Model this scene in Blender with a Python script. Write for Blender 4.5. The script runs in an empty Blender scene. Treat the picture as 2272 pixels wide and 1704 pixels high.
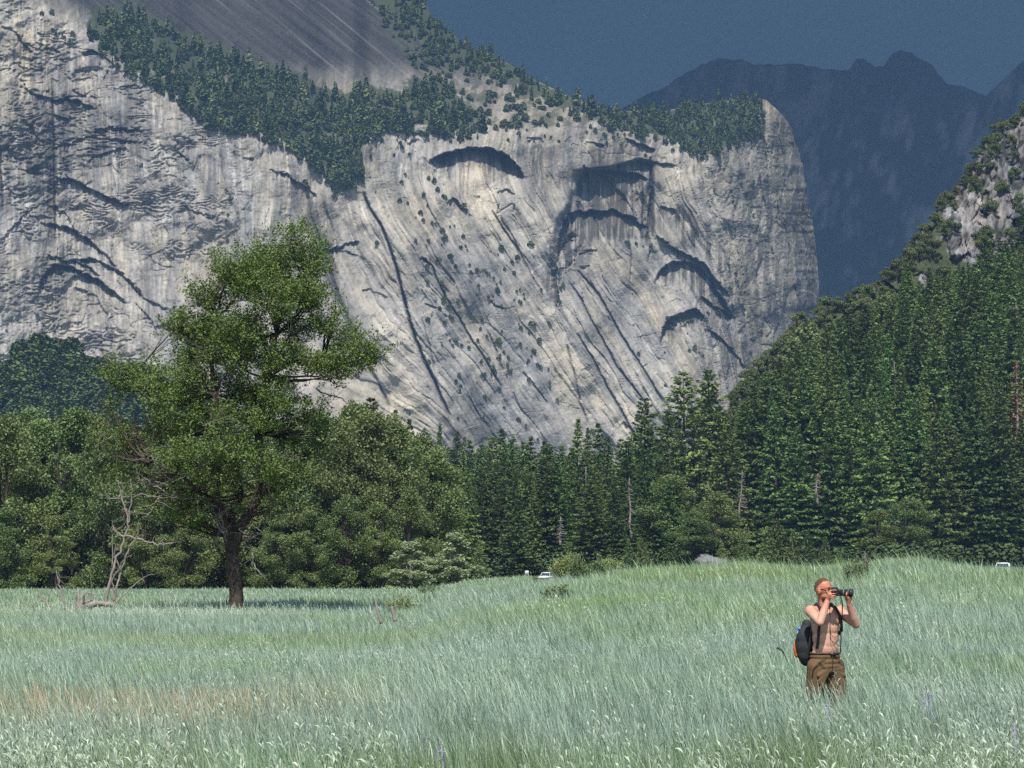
import bpy, math, numpy as np
from mathutils import Vector, Matrix
R = math.radians
SC = bpy.context.scene
COL = SC.collection
# ---------------------------------------------------------------- camera
F = 5124.0; HOR = 1290.0; CH = 1.75
PITCH = math.atan((HOR-852.0)/F)
cam = bpy.data.cameras.new('camera'); camo = bpy.data.objects.new('camera', cam); COL.objects.link(camo)
cam.sensor_width = 36.0; cam.lens = 36.0*F/2272.0; cam.clip_end = 40000; cam.clip_start = 0.5
camo.location = (0, 0, CH); camo.rotation_euler = (R(90)+PITCH, 0, 0)
SC.camera = camo
# ---------------------------------------------------------------- light
SUN_EL, SUN_AZ = R(56), R(-4)        # azimuth measured from straight behind the camera, to the left
SV = Vector((math.sin(SUN_AZ)*math.cos(SUN_EL), -math.cos(SUN_AZ)*math.cos(SUN_EL), math.sin(SUN_EL)))
sl = bpy.data.lights.new('sun', 'SUN'); sl.energy = 4.6; sl.angle = R(0.55); sl.color = (1.0, 0.955, 0.88)
so = bpy.data.objects.new('sun', sl); COL.objects.link(so)
so.rotation_euler = SV.to_track_quat('Z', 'Y').to_euler()
w = bpy.data.worlds.new('World'); SC.world = w; w.use_nodes = True
nt = w.node_tree; nt.nodes.clear()
def N(nt, t, **k):
    n = nt.nodes.new(t)
    for a, b in k.items(): setattr(n, a, b)
    return n
sky = N(nt, 'ShaderNodeTexSky', sky_type='NISHITA'); sky.sun_disc = False
sky.sun_elevation = SUN_EL; sky.sun_rotation = math.pi - SUN_AZ*-1 if False else R(180)+SUN_AZ*-1
sky.air_density = 1.0; sky.dust_density = 1.0; sky.ozone_density = 1.5
bg1 = N(nt, 'ShaderNodeBackground'); bg1.inputs[1].default_value = 0.11
nt.links.new(sky.outputs[0], bg1.inputs[0])
# storm cloud bank standing over the far end of the valley (a part of the sky)
tc = N(nt, 'ShaderNodeTexCoord'); sep = N(nt, 'ShaderNodeSeparateXYZ'); nt.links.new(tc.outputs['Generated'], sep.inputs[0])
mp = N(nt, 'ShaderNodeMapping'); mp.inputs['Scale'].default_value = (5, 5, 13); nt.links.new(tc.outputs['Generated'], mp.inputs[0])
no = N(nt, 'ShaderNodeTexNoise'); no.inputs['Scale'].default_value = 1.3; no.inputs['Detail'].default_value = 5; no.inputs['Roughness'].default_value = 0.5
nt.links.new(mp.outputs[0], no.inputs[0])
cr = N(nt, 'ShaderNodeValToRGB')
cr.color_ramp.elements[0].position = 0.25; cr.color_ramp.elements[0].color = (0.019, 0.038, 0.058, 1)
cr.color_ramp.elements[1].position = 0.75; cr.color_ramp.elements[1].color = (0.029, 0.052, 0.076, 1)
nt.links.new(no.outputs[0], cr.inputs[0])
bg2 = N(nt, 'ShaderNodeBackground'); bg2.inputs[1].default_value = 1.0; nt.links.new(cr.outputs[0], bg2.inputs[0])
mr = N(nt, 'ShaderNodeMapRange'); mr.inputs[1].default_value = 0.25; mr.inputs[2].default_value = 0.75
mr.interpolation_type = 'SMOOTHSTEP'; nt.links.new(sep.outputs[1], mr.inputs[0])
mx = N(nt, 'ShaderNodeMixShader'); nt.links.new(mr.outputs[0], mx.inputs[0]); nt.links.new(bg1.outputs[0], mx.inputs[1]); nt.links.new(bg2.outputs[0], mx.inputs[2])
wo = N(nt, 'ShaderNodeOutputWorld'); nt.links.new(mx.outputs[0], wo.inputs[0])
SC.view_settings.view_transform = 'Standard'; SC.view_settings.look = 'None'; SC.view_settings.gamma = 1
SC.view_settings.exposure = 0.62
cy = SC.cycles
cy.max_bounces = 4; cy.diffuse_bounces = 3; cy.glossy_bounces = 1; cy.transmission_bounces = 2; cy.transparent_max_bounces = 4; cy.volume_bounces = 0
cy.use_adaptive_sampling = True; cy.adaptive_threshold = 0.02; cy.use_denoising = False; cy.caustics_reflective = False; cy.caustics_refractive = False
cy.sample_clamp_indirect = 4.0
SC.render.use_persistent_data = False

# ---------------------------------------------------------------- helpers
cp, sp_ = math.cos(PITCH), math.sin(PITCH)
def P(u, v, Y):
    """world point at world depth Y seen at photo pixel (u, v)"""
    u = np.asarray(u, float); v = np.asarray(v, float); Y = np.asarray(Y, float)
    a = (u-1136)/F; b = (852-v)/F
    t = Y/(cp-b*sp_)
    return np.stack(np.broadcast_arrays(a*t, Y, CH+t*(sp_+b*cp)), -1)
def PR(p):
    p = np.asarray(p, float); x, y, z = p[..., 0], p[..., 1], p[..., 2]-CH
    d = y*cp+z*sp_; up = -y*sp_+z*cp
    return 1136+F*x/d, 852-F*up/d
def rng(s): return np.random.RandomState(s)
def _h(ix, iy, s):
    n = (ix.astype(np.int64)*374761393 + iy.astype(np.int64)*668265263 + s*1442695041) & 0xffffffff
    n = ((n ^ (n >> 13))*1274126177) & 0xffffffff
    n = (n ^ (n >> 16)) & 0xffffffff
    return n/4294967295.0
def vn(x, y, s=0):
    x = np.asarray(x, float); y = np.asarray(y, float); x, y = np.broadcast_arrays(x, y)
    ix = np.floor(x); iy = np.floor(y); fx = x-ix; fy = y-iy
    fx = fx*fx*(3-2*fx); fy = fy*fy*(3-2*fy)
    a = _h(ix, iy, s); b = _h(ix+1, iy, s); c = _h(ix, iy+1, s); d = _h(ix+1, iy+1, s)
    return (a+(b-a)*fx)*(1-fy)+(c+(d-c)*fx)*fy
def fbm(x, y, s=0, o=4, g=0.5):
    t = 0; a = 1; n = 0
    for k in range(o):
        t = t+a*vn(x*2**k+k*17.3, y*2**k+k*9.1, s+k); n += a; a *= g
    return t/n-0.5
def facet(x, y, s=0):
    """fractured-rock noise: random planes in irregular cells, (height -.5...5, cell random)"""
    x, y = np.broadcast_arrays(np.asarray(x, float), np.asarray(y, float)); ix = np.floor(x); iy = np.floor(y); bd = np.full(x.shape, 9.); H = np.zeros(x.shape); Rr = np.zeros(x.shape)
    for a in (-1, 0, 1):
        for b in (-1, 0, 1):
            cx = ix+a; cyy = iy+b; px = cx+_h(cx, cyy, s); py = cyy+_h(cx, cyy, s+1); dx = x-px; dy = y-py; d = dx*dx+dy*dy; m = d < bd
            r0 = _h(cx, cyy, s+2); h = (r0-.5)*.7+dx*(_h(cx, cyy, s+3)-.5)*1.3+dy*(_h(cx, cyy, s+4)-.4)*1.3
            bd = np.where(m, d, bd); H = np.where(m, h, H); Rr = np.where(m, r0, Rr)
    return H, Rr
def sstep(a, b, x):
    t = np.clip((np.asarray(x, float)-a)/(b-a), 0, 1); return t*t*(3-2*t)
def mesh(name, V, faces, mat=None, attrs=None, smooth=False, parent=None, matidx=None):
    """faces: list of (n,k) int arrays; attrs: {name: float array (N,) or (N,3)} on vertices"""
    me = bpy.data.meshes.new(name); V = np.asarray(V, np.float32)
    me.vertices.add(len(V)); me.vertices.foreach_set('co', V.ravel())
    faces = [np.asarray(f, np.int32) for f in faces if len(f)]
    nl = sum(f.size for f in faces); npoly = sum(len(f) for f in faces)
    me.loops.add(nl); me.loops.foreach_set('vertex_index', np.concatenate([f.ravel() for f in faces]))
    me.polygons.add(npoly)
    tot = np.concatenate([np.full(len(f), f.shape[1], np.int32) for f in faces])
    me.polygons.foreach_set('loop_start', np.concatenate([[0], np.cumsum(tot)[:-1]]).astype(np.int32))
    if smooth: me.polygons.foreach_set('use_smooth', np.ones(npoly, bool))
    if matidx is not None: me.polygons.foreach_set('material_index', np.asarray(matidx, np.int32))
    me.update(calc_edges=True)
    for k, a in (attrs or {}).items():
        a = np.asarray(a, np.float32)
        if a.ndim == 1:
            at = me.attributes.new(k, 'FLOAT', 'POINT'); at.data.foreach_set('value', a)
        else:
            at = me.attributes.new(k, 'FLOAT_COLOR', 'POINT')
            at.data.foreach_set('color', np.concatenate([a, np.ones((len(a), 1), np.float32)], 1).astype(np.float32).ravel())
    for m in (mat if isinstance(mat, (list, tuple)) else [mat]):
        if m: me.materials.append(m)
    return me
def link(name, me, parent=None, loc=None):
    o = bpy.data.objects.new(name, me); COL.objects.link(o)
    if parent is not None: o.parent = parent
    if loc is not None: o.location = loc
    return o
def tag(o, label=None, cat=None, group=None, kind=None):
    if label: o['label'] = label
    if cat: o['category'] = cat
    if group: o['group'] = group
    if kind: o['kind'] = kind
    return o
def empty(name, loc=(0, 0, 0), label=None, cat=None, group=None):
    return tag(link(name, None, None, loc), label, cat, group)
class Acc:
    """collects pieces into one mesh"""
    def __init__(s): s.V = []; s.F = {}; s.n = 0; s.A = []
    def add(s, V, Fs, a=None):
        V = np.asarray(V, float).reshape(-1, 3)
        for f in (Fs if isinstance(Fs, list) else [Fs]):
            f = np.asarray(f, int)
            if len(f): s.F.setdefault(f.shape[1], []).append(f+s.n)
        s.V.append(V); s.n += len(V)
        s.A.append(np.full(len(V), 0.5) if a is None else np.broadcast_to(np.asarray(a, float), (len(V),)))
        return s
    def out(s):
        return np.concatenate(s.V), [np.concatenate(f) for f in s.F.values()], np.concatenate(s.A)
    def obj(s, name, mat, parent=None, smooth=False, loc=None):
        V, Fs, A = s.out()
        return link(name, mesh(name, V, Fs, mat, {'var': A}, smooth), parent, loc)
def tube(pts, rad, n=6, cap=True):
    pts = np.asarray(pts, float); rad = np.broadcast_to(np.asarray(rad, float), (len(pts),))
    t = np.gradient(pts, axis=0); t /= np.linalg.norm(t, axis=1, keepdims=True)+1e-9
    ref = np.array([0.13, 0.97, 0.21]) if abs(t[0][1]) < .8 else np.array([1.0, 0.1, 0.1])
    a = np.cross(t, ref); a /= np.linalg.norm(a, axis=1, keepdims=True)+1e-9
    b = np.cross(t, a)
    th = np.linspace(0, 2*np.pi, n, endpoint=False)
    V = pts[:, None]+rad[:, None, None]*(a[:, None]*np.cos(th)[None, :, None]+b[:, None]*np.sin(th)[None, :, None])
    m = len(pts); i = np.arange(m-1)[:, None]*n; j = np.arange(n)[None]; k = (j+1) % n
    Q = np.stack([i+j, i+k, i+n+k, i+n+j], -1).reshape(-1, 4)
    V = V.reshape(-1, 3); Fs = [Q]
    if cap:
        V = np.concatenate([V, pts[:1], pts[-1:]]); jj = np.arange(n); kk = (jj+1) % n
        Fs.append(np.concatenate([np.stack([kk, jj, np.full(n, m*n)], -1), np.stack([(m-1)*n+jj, (m-1)*n+kk, np.full(n, m*n+1)], -1)]))
    return V, Fs
def box(c, s, rot=None):
    c = np.asarray(c, float); s = np.asarray(s, float)/2
    V = np.array([[x, y, z] for x in (-1, 1) for y in (-1, 1) for z in (-1, 1)], float)*s
    if rot is not None: V = V@np.asarray(rot).T
    return V+c, np.array([[0, 1, 3, 2], [4, 6, 7, 5], [0, 4, 5, 1], [2, 3, 7, 6], [0, 2, 6, 4], [1, 5, 7, 3]])
def ell(c, r, nu=16, nv=10, rot=None):
    th = np.linspace(0, 2*np.pi, nu, endpoint=False); ph = np.linspace(0, np.pi, nv+1)[1:-1]
    V = np.stack([np.outer(np.sin(ph), np.cos(th)), np.outer(np.sin(ph), np.sin(th)), np.outer(np.cos(ph), np.ones(nu))], -1).reshape(-1, 3)
    V = np.concatenate([V, [[0, 0, 1], [0, 0, -1]]])*np.asarray(r, float)
    if rot is not None: V = V@np.asarray(rot).T
    j = np.arange(nu); k = (j+1) % nu; m = nv-1
    Q = np.concatenate([np.stack([i*nu+j, (i+1)*nu+j, (i+1)*nu+k, i*nu+k], -1) for i in range(m-1)])
    T = np.concatenate([np.stack([np.full(nu, m*nu), j, k], -1), np.stack([np.full(nu, m*nu+1), (m-1)*nu+k, (m-1)*nu+j], -1)])
    return V+np.asarray(c, float), [Q, T]
def unit(n, r):
    d = r.normal(size=(n, 3)); return d/np.linalg.norm(d, axis=1, keepdims=True)
def leaves(C, size, r, up=0.35, asp=0.55, axis=None):
    """diamond leaf faces at centres C, random orientation biased to face up"""
    n = len(C); size = np.broadcast_to(size, (n,))
    nrm = unit(n, r); nrm[:, 2] = np.abs(nrm[:, 2])*(1-up)+up*1.0; nrm /= np.linalg.norm(nrm, axis=1, keepdims=True)
    a = unit(n, r) if axis is None else axis+unit(n, r)*0.25
    a = a-nrm*np.sum(a*nrm, 1, keepdims=True); a /= np.linalg.norm(a, axis=1, keepdims=True)+1e-9
    b = np.cross(nrm, a); s = size[:, None]
    V = np.stack([C-a*s*.5, C+b*s*.5*asp, C+a*s*.5, C-b*s*.5*asp], 1).reshape(-1, 3)
    Q = np.arange(4*n).reshape(-1, 4)
    return V, Q

# ---------------------------------------------------------------- materials
def mat(name, col, rough=0.8, spec=0.2, noise=None, bump=None, var=None, attr=None, objrand=0.0, translucent=0.0, metal=0.0, vartint=None):
    """noise=(scale, amount); bump=(scale, strength, distance); var = strength of per-vertex 'var' brightness"""
    m = bpy.data.materials.new(name); m.use_nodes = True; nt = m.node_tree; nt.nodes.clear()
    out = N(nt, 'ShaderNodeOutputMaterial'); L = nt.links.new
    if attr:
        a = N(nt, 'ShaderNodeAttribute', attribute_name=attr); c = a.outputs['Color']
    else:
        rgb = N(nt, 'ShaderNodeRGB'); rgb.outputs[0].default_value = (*col, 1); c = rgb.outputs[0]
    def mul(c, f, src_is_val=True):
        h = N(nt, 'ShaderNodeVectorMath', operation='SCALE'); L(c, h.inputs[0]); L(f, h.inputs['Scale']); return h.outputs[0]
    tco = N(nt, 'ShaderNodeTexCoord')
    if vartint is not None:      # mix towards another colour by 'var'
        a = N(nt, 'ShaderNodeAttribute', attribute_name='var')
        mxx = N(nt, 'ShaderNodeMix', data_type='RGBA'); L(a.outputs['Fac'], mxx.inputs[0]); L(c, mxx.inputs[6]); mxx.inputs[7].default_value = (*vartint, 1); c = mxx.outputs[2]
    if var:
        a = N(nt, 'ShaderNodeAttribute', attribute_name='var')
        mr = N(nt, 'ShaderNodeMapRange'); L(a.outputs['Fac'], mr.inputs[0]); mr.inputs[3].default_value = 1-var; mr.inputs[4].default_value = 1+var
        c = mul(c, mr.outputs[0])
    if noise:
        nn = N(nt, 'ShaderNodeTexNoise'); nn.inputs['Scale'].default_value = noise[0]; nn.inputs['Detail'].default_value = 4; L(tco.outputs['Object'], nn.inputs[0])
        mr = N(nt, 'ShaderNodeMapRange'); L(nn.outputs[0], mr.inputs[0]); mr.inputs[1].default_value = 0.25; mr.inputs[2].default_value = 0.75
        mr.inputs[3].default_value = 1-noise[1]; mr.inputs[4].default_value = 1+noise[1]
        c = mul(c, mr.outputs[0])
    if objrand:
        oi = N(nt, 'ShaderNodeObjectInfo')
        mr = N(nt, 'ShaderNodeMapRange'); L(oi.outputs['Random'], mr.inputs[0]); mr.inputs[3].default_value = 1-objrand; mr.inputs[4].default_value = 1+objrand
        c = mul(c, mr.outputs[0])
        hs = N(nt, 'ShaderNodeHueSaturation'); L(c, hs.inputs['Color'])
        mr2 = N(nt, 'ShaderNodeMapRange'); m3 = N(nt, 'ShaderNodeMath', operation='FRACT'); m4 = N(nt, 'ShaderNodeMath', operation='MULTIPLY'); m4.inputs[1].default_value = 7.31
        L(oi.outputs['Random'], m4.inputs[0]); L(m4.outputs[0], m3.inputs[0]); L(m3.outputs[0], mr2.inputs[0]); mr2.inputs[3].default_value = 0.5-0.022; mr2.inputs[4].default_value = 0.5+0.028
        L(mr2.outputs[0], hs.inputs['Hue']); c = hs.outputs[0]
    b = N(nt, 'ShaderNodeBsdfPrincipled'); L(c, b.inputs['Base Color']); b.inputs['Roughness'].default_value = rough
    b.inputs['Specular IOR Level'].default_value = spec; b.inputs['Metallic'].default_value = metal
    if bump:
        nn = N(nt, 'ShaderNodeTexNoise'); nn.inputs['Scale'].default_value = bump[0]; nn.inputs['Detail'].default_value = 6; nn.inputs['Roughness'].default_value = 0.6; L(tco.outputs['Object'], nn.inputs[0])
        bp = N(nt, 'ShaderNodeBump'); bp.inputs['Strength'].default_value = bump[1]; bp.inputs['Distance'].default_value = bump[2]; L(nn.outputs[0], bp.inputs['Height']); L(bp.outputs[0], b.inputs['Normal'])
    s = b.outputs[0]
    if translucent:
        tr = N(nt, 'ShaderNodeBsdfTranslucent'); L(c, tr.inputs[0]); ms = N(nt, 'ShaderNodeMixShader'); ms.inputs[0].default_value = translucent
        L(s, ms.inputs[1]); L(tr.outputs[0], ms.inputs[2]); s = ms.outputs[0]
    L(s, out.inputs[0]); return m
# ================================================================ the storm cloud overhead (shades the head of the valley)
def build_cloud():
    r = rng(5); nx, ny = 90, 90
    X, Yy = np.meshgrid(np.linspace(-6500, 6500, nx), np.linspace(0, 1, ny))
    front = 1620+170*fbm(X/900, X*0, 3, 4)*2
    YY = front+(8800-front)*Yy**1.2
    edge = np.minimum(np.minimum(Yy/0.04, (1-Yy)/0.05), np.minimum((X+6500)/300, (6500-X)/300)); edge = np.clip(edge, 0, 1)**.5
    Zb = 2750-edge*(60+90*fbm(X/300, YY/300, 9, 5)); Zt = 2755+edge*(400+600*fbm(X/700, YY/700, 19, 5))
    A = Acc(); i, j = np.meshgrid(np.arange(ny-1), np.arange(nx-1), indexing='ij'); b = i*nx+j
    Q = np.stack([b, b+1, b+nx+1, b+nx], -1).reshape(-1, 4)
    A.add(np.stack([X, YY, Zb], -1), Q[:, ::-1]); A.add(np.stack([X, YY, Zt], -1), Q)
    e = np.concatenate([np.arange(nx), np.arange(1, ny)*nx+nx-1, (ny-1)*nx+np.arange(nx-2, -1, -1), np.arange(ny-2, 0, -1)*nx]); f = np.roll(e, -1); n2 = nx*ny
    V, Fs, a = A.out(); Fs = [np.concatenate([Fs[0], np.stack([e, f, f+n2, e+n2], -1)])]
    o = link('cloud', mesh('cloud', V, Fs, mat('cloud_grey', (0.55, 0.58, 0.62), 1, 0), {}, True)); tag(o, kind='structure')
build_cloud()

# ================================================================ ground
UCR = [-400, 820, 940, 1050, 1200, 1350, 1472, 1653, 1797, 1906, 1978, 2051, 2123, 2195, 2272, 2700]
VCR = [1366, 1366, 1352, 1304, 1284, 1262, 1252, 1243, 1252, 1245, 1232, 1230, 1244, 1251, 1252, 1255]
GH = 0.62
def crest_h(u): return (HOR-np.interp(u, UCR, VCR))/F*85+CH-GH      # ground height of the rise at 85 m
def ground(x, y):
    x = np.asarray(x, float); y = np.asarray(y, float)
    yy = np.maximum(y, 8); u = 1136+F*x/yy; u = np.clip(u, -400, 2700)
    h = crest_h(u)
    left = sstep(1150, 850, u)
    z = h*sstep(26, 88, y)
    z = z+h*0.55*sstep(95, 290, y)*(1-left)
    z = z+0.28*fbm(x/16, y/22, 4, 3)*sstep(6, 30, y)*(1-0.6*sstep(60, 200, y))
    z = z+left*(0.42*sstep(113, 133, y)+.06*sstep(150, 330, y))
    z = z+sstep(300, 700, y)*3.0*(1-left)+sstep(360, 900, y)*4*left
    return z
def build_ground():
    ys = np.concatenate([np.linspace(-60, 8, 12), np.linspace(9, 140, 180), np.linspace(143, 420, 90), np.linspace(430, 1500, 40), np.geomspace(1550, 22000, 14)])
    s = np.linspace(-1, 1, 260)
    half = 60+np.abs(ys)*0.9; half[-14:] = half[-14:]*1.5
    X = s[None]*half[:, None]; X = np.sign(X)*(np.abs(X)/half[:, None])**1.5*half[:, None]; Y = np.broadcast_to(ys[:, None], X.shape)
    Z = ground(X, Y)-0.0*X; Z = np.where(Y > 2600, np.minimum(Z, 3), Z)
    ny, nx = X.shape; i, j = np.meshgrid(np.arange(ny-1), np.arange(nx-1), indexing='ij'); b = i*nx+j
    Q = np.stack([b, b+1, b+nx+1, b+nx], -1).reshape(-1, 4)
    m = mat('meadow_soil', (0.075, 0.095, 0.045), 0.95, 0.05, noise=(0.6, 0.3))
    o = link('ground', mesh('ground', np.stack([X, Y, Z], -1).reshape(-1, 3), [Q], m, {}, True)); tag(o, kind='structure')
build_ground()

# ================================================================ granite wall
c1 = lambda *q: [(x/2.765, y/2.765) for x, y in q]
c2 = lambda *q: [(700+x/2.765, y/2.765) for x, y in q]
c3 = lambda *q: [(1472+x/2.765, y/2.765) for x, y in q]
c4 = lambda *q: [(300+x/3.16, 480+y/3.16) for x, y in q]
c5 = lambda *q: [(900+x/2.765, 500+y/2.765) for x, y in q]
cd = lambda *q: [(x*1.0271, y*1.0271) for x, y in q]
RIDGE = np.array([(-250, -90), (820, -90), (900, -60), (945, 5), (960, 40), (985, 60), (1035, 100), (1080, 122), (1127, 140), (1170, 168), (1242, 205), (1297, 228), (1347, 245), (1373, 250), (1394, 246), (1460, 250), (1544, 232), (1617, 224), (1680, 218), (1700, 222), (1718, 238), (1740, 260), (1758, 289), (1776, 344), (1787, 416), (1794, 452), (1805, 506), (1814, 590), (1818, 657), (1826, 900), (1834, 1290)], float)
RIM = np.array([(-250, -200), (0, -40), (60, 5), (87, 29), (192, 90), (250, 134), (325, 174), (391, 213), (430, 253), (488, 286), (535, 285), (615, 311), (680, 354), (723, 409), (752, 418), (790, 405), (805, 330), (830, 296), (900, 285), (953, 278), (1007, 300), (1170, 300), (1333, 290), (1405, 300), (1500, 322), (1570, 355), (1617, 312), (1696, 262), (1740, 262), (1834, 262)], float)
# (points, overhang depth m, decay px, albedo stain)
ch = lambda *q: [(1136+x/1.947, y/1.947) for x, y in q]
ZONES = [(ch((190,1100),(195,960),(250,880),(280,740),(420,725),(550,690),(610,700),(610,1040),(440,1035),(310,1035)), .62), (ch((640,880),(760,900),(860,1000),(960,1180),(900,1180),(780,1080),(650,1000)), .5), (ch((610,1200),(680,1130),(800,1140),(900,1250),(950,1400),(860,1330),(760,1230)), .45), (ch((640,1440),(680,1370),(800,1340),(840,1400),(740,1440)), .5),
 (c1((0,430),(200,560),(600,640),(900,780),(900,900),(560,980),(300,1240),(0,1350)), .27), (c1((0,160),(150,260),(330,300),(500,330),(480,560),(260,560),(60,420)), .3), (c1((240,1200),(340,1200),(330,1500),(260,1500)), .5), (c1((640,440),(880,500),(860,760),(660,760)), .3), (c2((700,990),(860,930),(1100,920),(1270,1060),(1080,1050),(860,1010)), .4), (c2((1280,900),(1480,930),(1500,1150),(1330,1300),(1300,1100)), .28), (c1((1830,1150),(2000,1250),(2120,1500),(2040,1659),(1900,1400)), .35)]
STEPS = [
 (c2((690,1000),(760,950),(850,922),(950,905),(1080,905),(1180,950),(1250,1020),(1285,1095)), 30, 58),
 (c2((1590,1230),(1610,1120),(1640,1020),(1700,1035),(1850,1045),(1980,1060),(2040,1100)), 19, 60),
 (c2((1480,1640),(1490,1480),(1520,1360),(1560,1300),(1700,1290),(1850,1290),(1960,1340),(2040,1400)), 18, 40),
 (c5((1080,70),(1000,110),(940,190),(925,300),(935,400),(945,520)), 20, 17),
 (c5((1100,100),(1060,170),(1030,230),(960,300),(940,400)), 12, 10),
 (c5((1540,60),(1620,115),(1700,165),(1780,200),(1850,250),(1900,320),(1990,430)), 16, 16),
 (c5((1520,350),(1540,290),(1600,235),(1700,215),(1800,240),(1880,330),(1950,450),(2010,560)), 18, 26),
 (c5((1820,430),(1880,480),(1950,520),(2010,560)), 16, 12),
 (c5((1560,730),(1575,630),(1620,570),(1720,525),(1790,505),(1830,560),(1840,600)), 18, 26),
 (c5((1850,620),(1950,700),(2030,780),(2090,880)), 13, 9),
 (c2((1900,840),(1950,860),(2010,890),(2085,920)), 12, 10),
 (c2((1960,975),(2010,1000),(2100,990),(2212,1020)), 8, 8),
 (c2((1640,870),(1720,880),(1770,895)), 6, 6), (c2((1300,850),(1360,848),(1400,862)), 6, 5),
 (c2((800,1240),(850,1215),(900,1260),(970,1330)), 9, 14), (c2((1120,1180),(1170,1150),(1230,1190)), 6, 10),
 (c2((2120,1260),(2212,1300)), 9, 12),
 (c1((0,160),(60,165),(130,235),(215,335)), 10, 8), (c1((90,370),(135,410)), 6, 6),
 (c1((130,480),(180,555),(260,590),(330,605),(420,600),(520,640),(580,650)), 11, 12),
 (c1((150,265),(260,300),(330,290),(385,330)), 6, 6),
 (c1((440,540),(500,575),(580,590)), 6, 6),
 (c1((500,320),(560,305),(640,345),(690,385)), 10, 9),
 (c1((570,800),(640,785),(750,780),(880,795)), 9, 12), (c1((400,850),(560,835),(700,850),(880,870)), 6, 8),
 (c1((100,990),(260,930),(400,880),(520,850)), 5, 5), (c1((520,990),(620,940),(760,905)), 6, 6),
 (c1((340,1085),(420,1095),(480,1108),(560,1160),(640,1200),(800,1255)), 14, 11),
 (c1((0,1480),(60,1400),(160,1300),(260,1240),(330,1220)), 7, 7),
 (c1((240,1365),(330,1370),(450,1410),(550,1470),(650,1560),(720,1640)), 12, 11),
 (c1((270,1600),(300,1570),(380,1590),(480,1600),(560,1640),(620,1700)), 9, 10),
 (c1((975,885),(1010,905),(1035,945)), 7, 6), (c1((1065,890),(1110,950),(1165,975)), 7, 6),
 (c1((1650,1040),(1740,1055),(1800,1095),(1900,1155),(1945,1215)), 10, 9),
 (c1((1485,968),(1560,975)), 6, 6), (c1((760,530),(820,520),(880,545)), 5, 5),
 (c1((0,830),(150,820),(260,840)), 3, 4), (c1((1120,1270),(1200,1290),(1330,1340)), 5, 6), (c1((380,420),(440,500),(560,470)), 4, 5),
 (c4((1240,245),(1370,230),(1480,190),(1570,175)), 11, 7), (c4((1400,235),(1480,245),(1560,275),(1610,300)), 6, 5),
 (c4((1590,500),(1640,505),(1700,540),(1775,560)), 7, 6), (c4((1800,680),(1850,690),(1910,745)), 4, 4),
 (c4((2000,290),(2040,290),(2080,330)), 7, 6), (c4((0,460),(60,560),(160,620),(260,660)), 7, 8), (c4((0,600),(60,660),(120,720)), 5, 6),
 (cd((78,645),(88,600),(112,572),(160,578),(220,608),(272,655)), 17, 14), (cd((150,560),(200,556),(260,585),(310,640)), 11, 10), (cd((160,620),(210,640),(230,680)), 5, 8),
 (c5((90,190),(130,200),(170,240)), 8, 6), (c5((110,480),(200,500),(260,560)), 5, 4), (c5((520,455),(560,490),(610,500)), 6, 5),
 (c5((1060,170),(1120,150),(1180,160)), 5, 5), (c5((1060,250),(1130,240)), 5, 4), (c5((1330,1200),(1380,1230),(1430,1310)), 9, 7),
 (c5((0,1130),(40,1150)), 6, 6), (c5((1440,870),(1480,848)), 5, 4), (c5((1330,1125),(1200,1000)), 2, 3),
 (c2((220,830),(340,800),(440,790),(560,800),(660,820)), 7, 7), (c2((560,880),(620,850),(680,870)), 6, 6), (c2((250,870),(340,850),(400,860)), 6, 6),
]
CRACKS = [  # (points, depth m, half width px)
 (c2((290,1180),(330,1280),(400,1380),(450,1500),(500,1659))+c4((1860,480),(1910,680),(1960,850),(2030,1020),(2100,1160),(2160,1300),(2220,1440)), 13, 2.6),
 (c4((1230,0),(1300,180),(1370,400),(1440,600),(1500,750),(1560,900),(1640,1060),(1720,1200),(1800,1370)), 5, 3.0),
 (c4((1180,0),(1270,200),(1340,400),(1400,560),(1470,740)), 3, 2.0),
 (c5((580,0),(680,130),(790,340),(850,420)), 4, 1.6), (c2((1080,1290),(1150,1400),(1230,1520),(1300,1659)), 5, 1.6),
 (c5((1000,340),(1080,460),(1140,580),(1220,720),(1290,860),(1400,1000),(1500,1130)), 6, 2.0),
 (c5((1050,270),(1180,420),(1260,560),(1330,690),(1430,840),(1500,950),(1600,1120)), 6, 2.2),
 (c5((1050,660),(1160,840),(1240,1000),(1330,1150),(1430,1340)), 6, 2.2),
 (c5((140,180),(190,330),(250,450),(330,570),(400,700),(480,810),(550,930),(600,1000)), 6, 1.8),
 (c5((500,640),(560,780),(600,900)), 4, 1.6), (c5((1340,700),(1440,880),(1520,1000)), 3, 1.5),
 (c5((990,730),(1040,930),(1070,1090),(1130,1230)), 4, 1.6), (c5((720,900),(800,1000),(880,1100)), 4, 1.8), (c5((100,560),(140,700),(180,900)), 3, 1.5),
 (c5((1380,100),(1385,200),(1380,340)), 4, 1.3), (c5((1500,150),(1490,220)), 4, 1.3),
 (c2((1130,1250),(1110,1310),(1210,1250)), 3, 1.3), (c2((1215,1310),(1225,1250)), 3, 1.3),
 (c1((735,650),(740,900),(720,1300)), 2, 1.5), (c1((320,450),(330,800),(340,1500)), 5, 2.0), (c1((0,900),(20,1300)), 4, 2.5),
 (c2((2050,960),(2060,1180),(2030,1490)), 8, 2.4),
]
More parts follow.
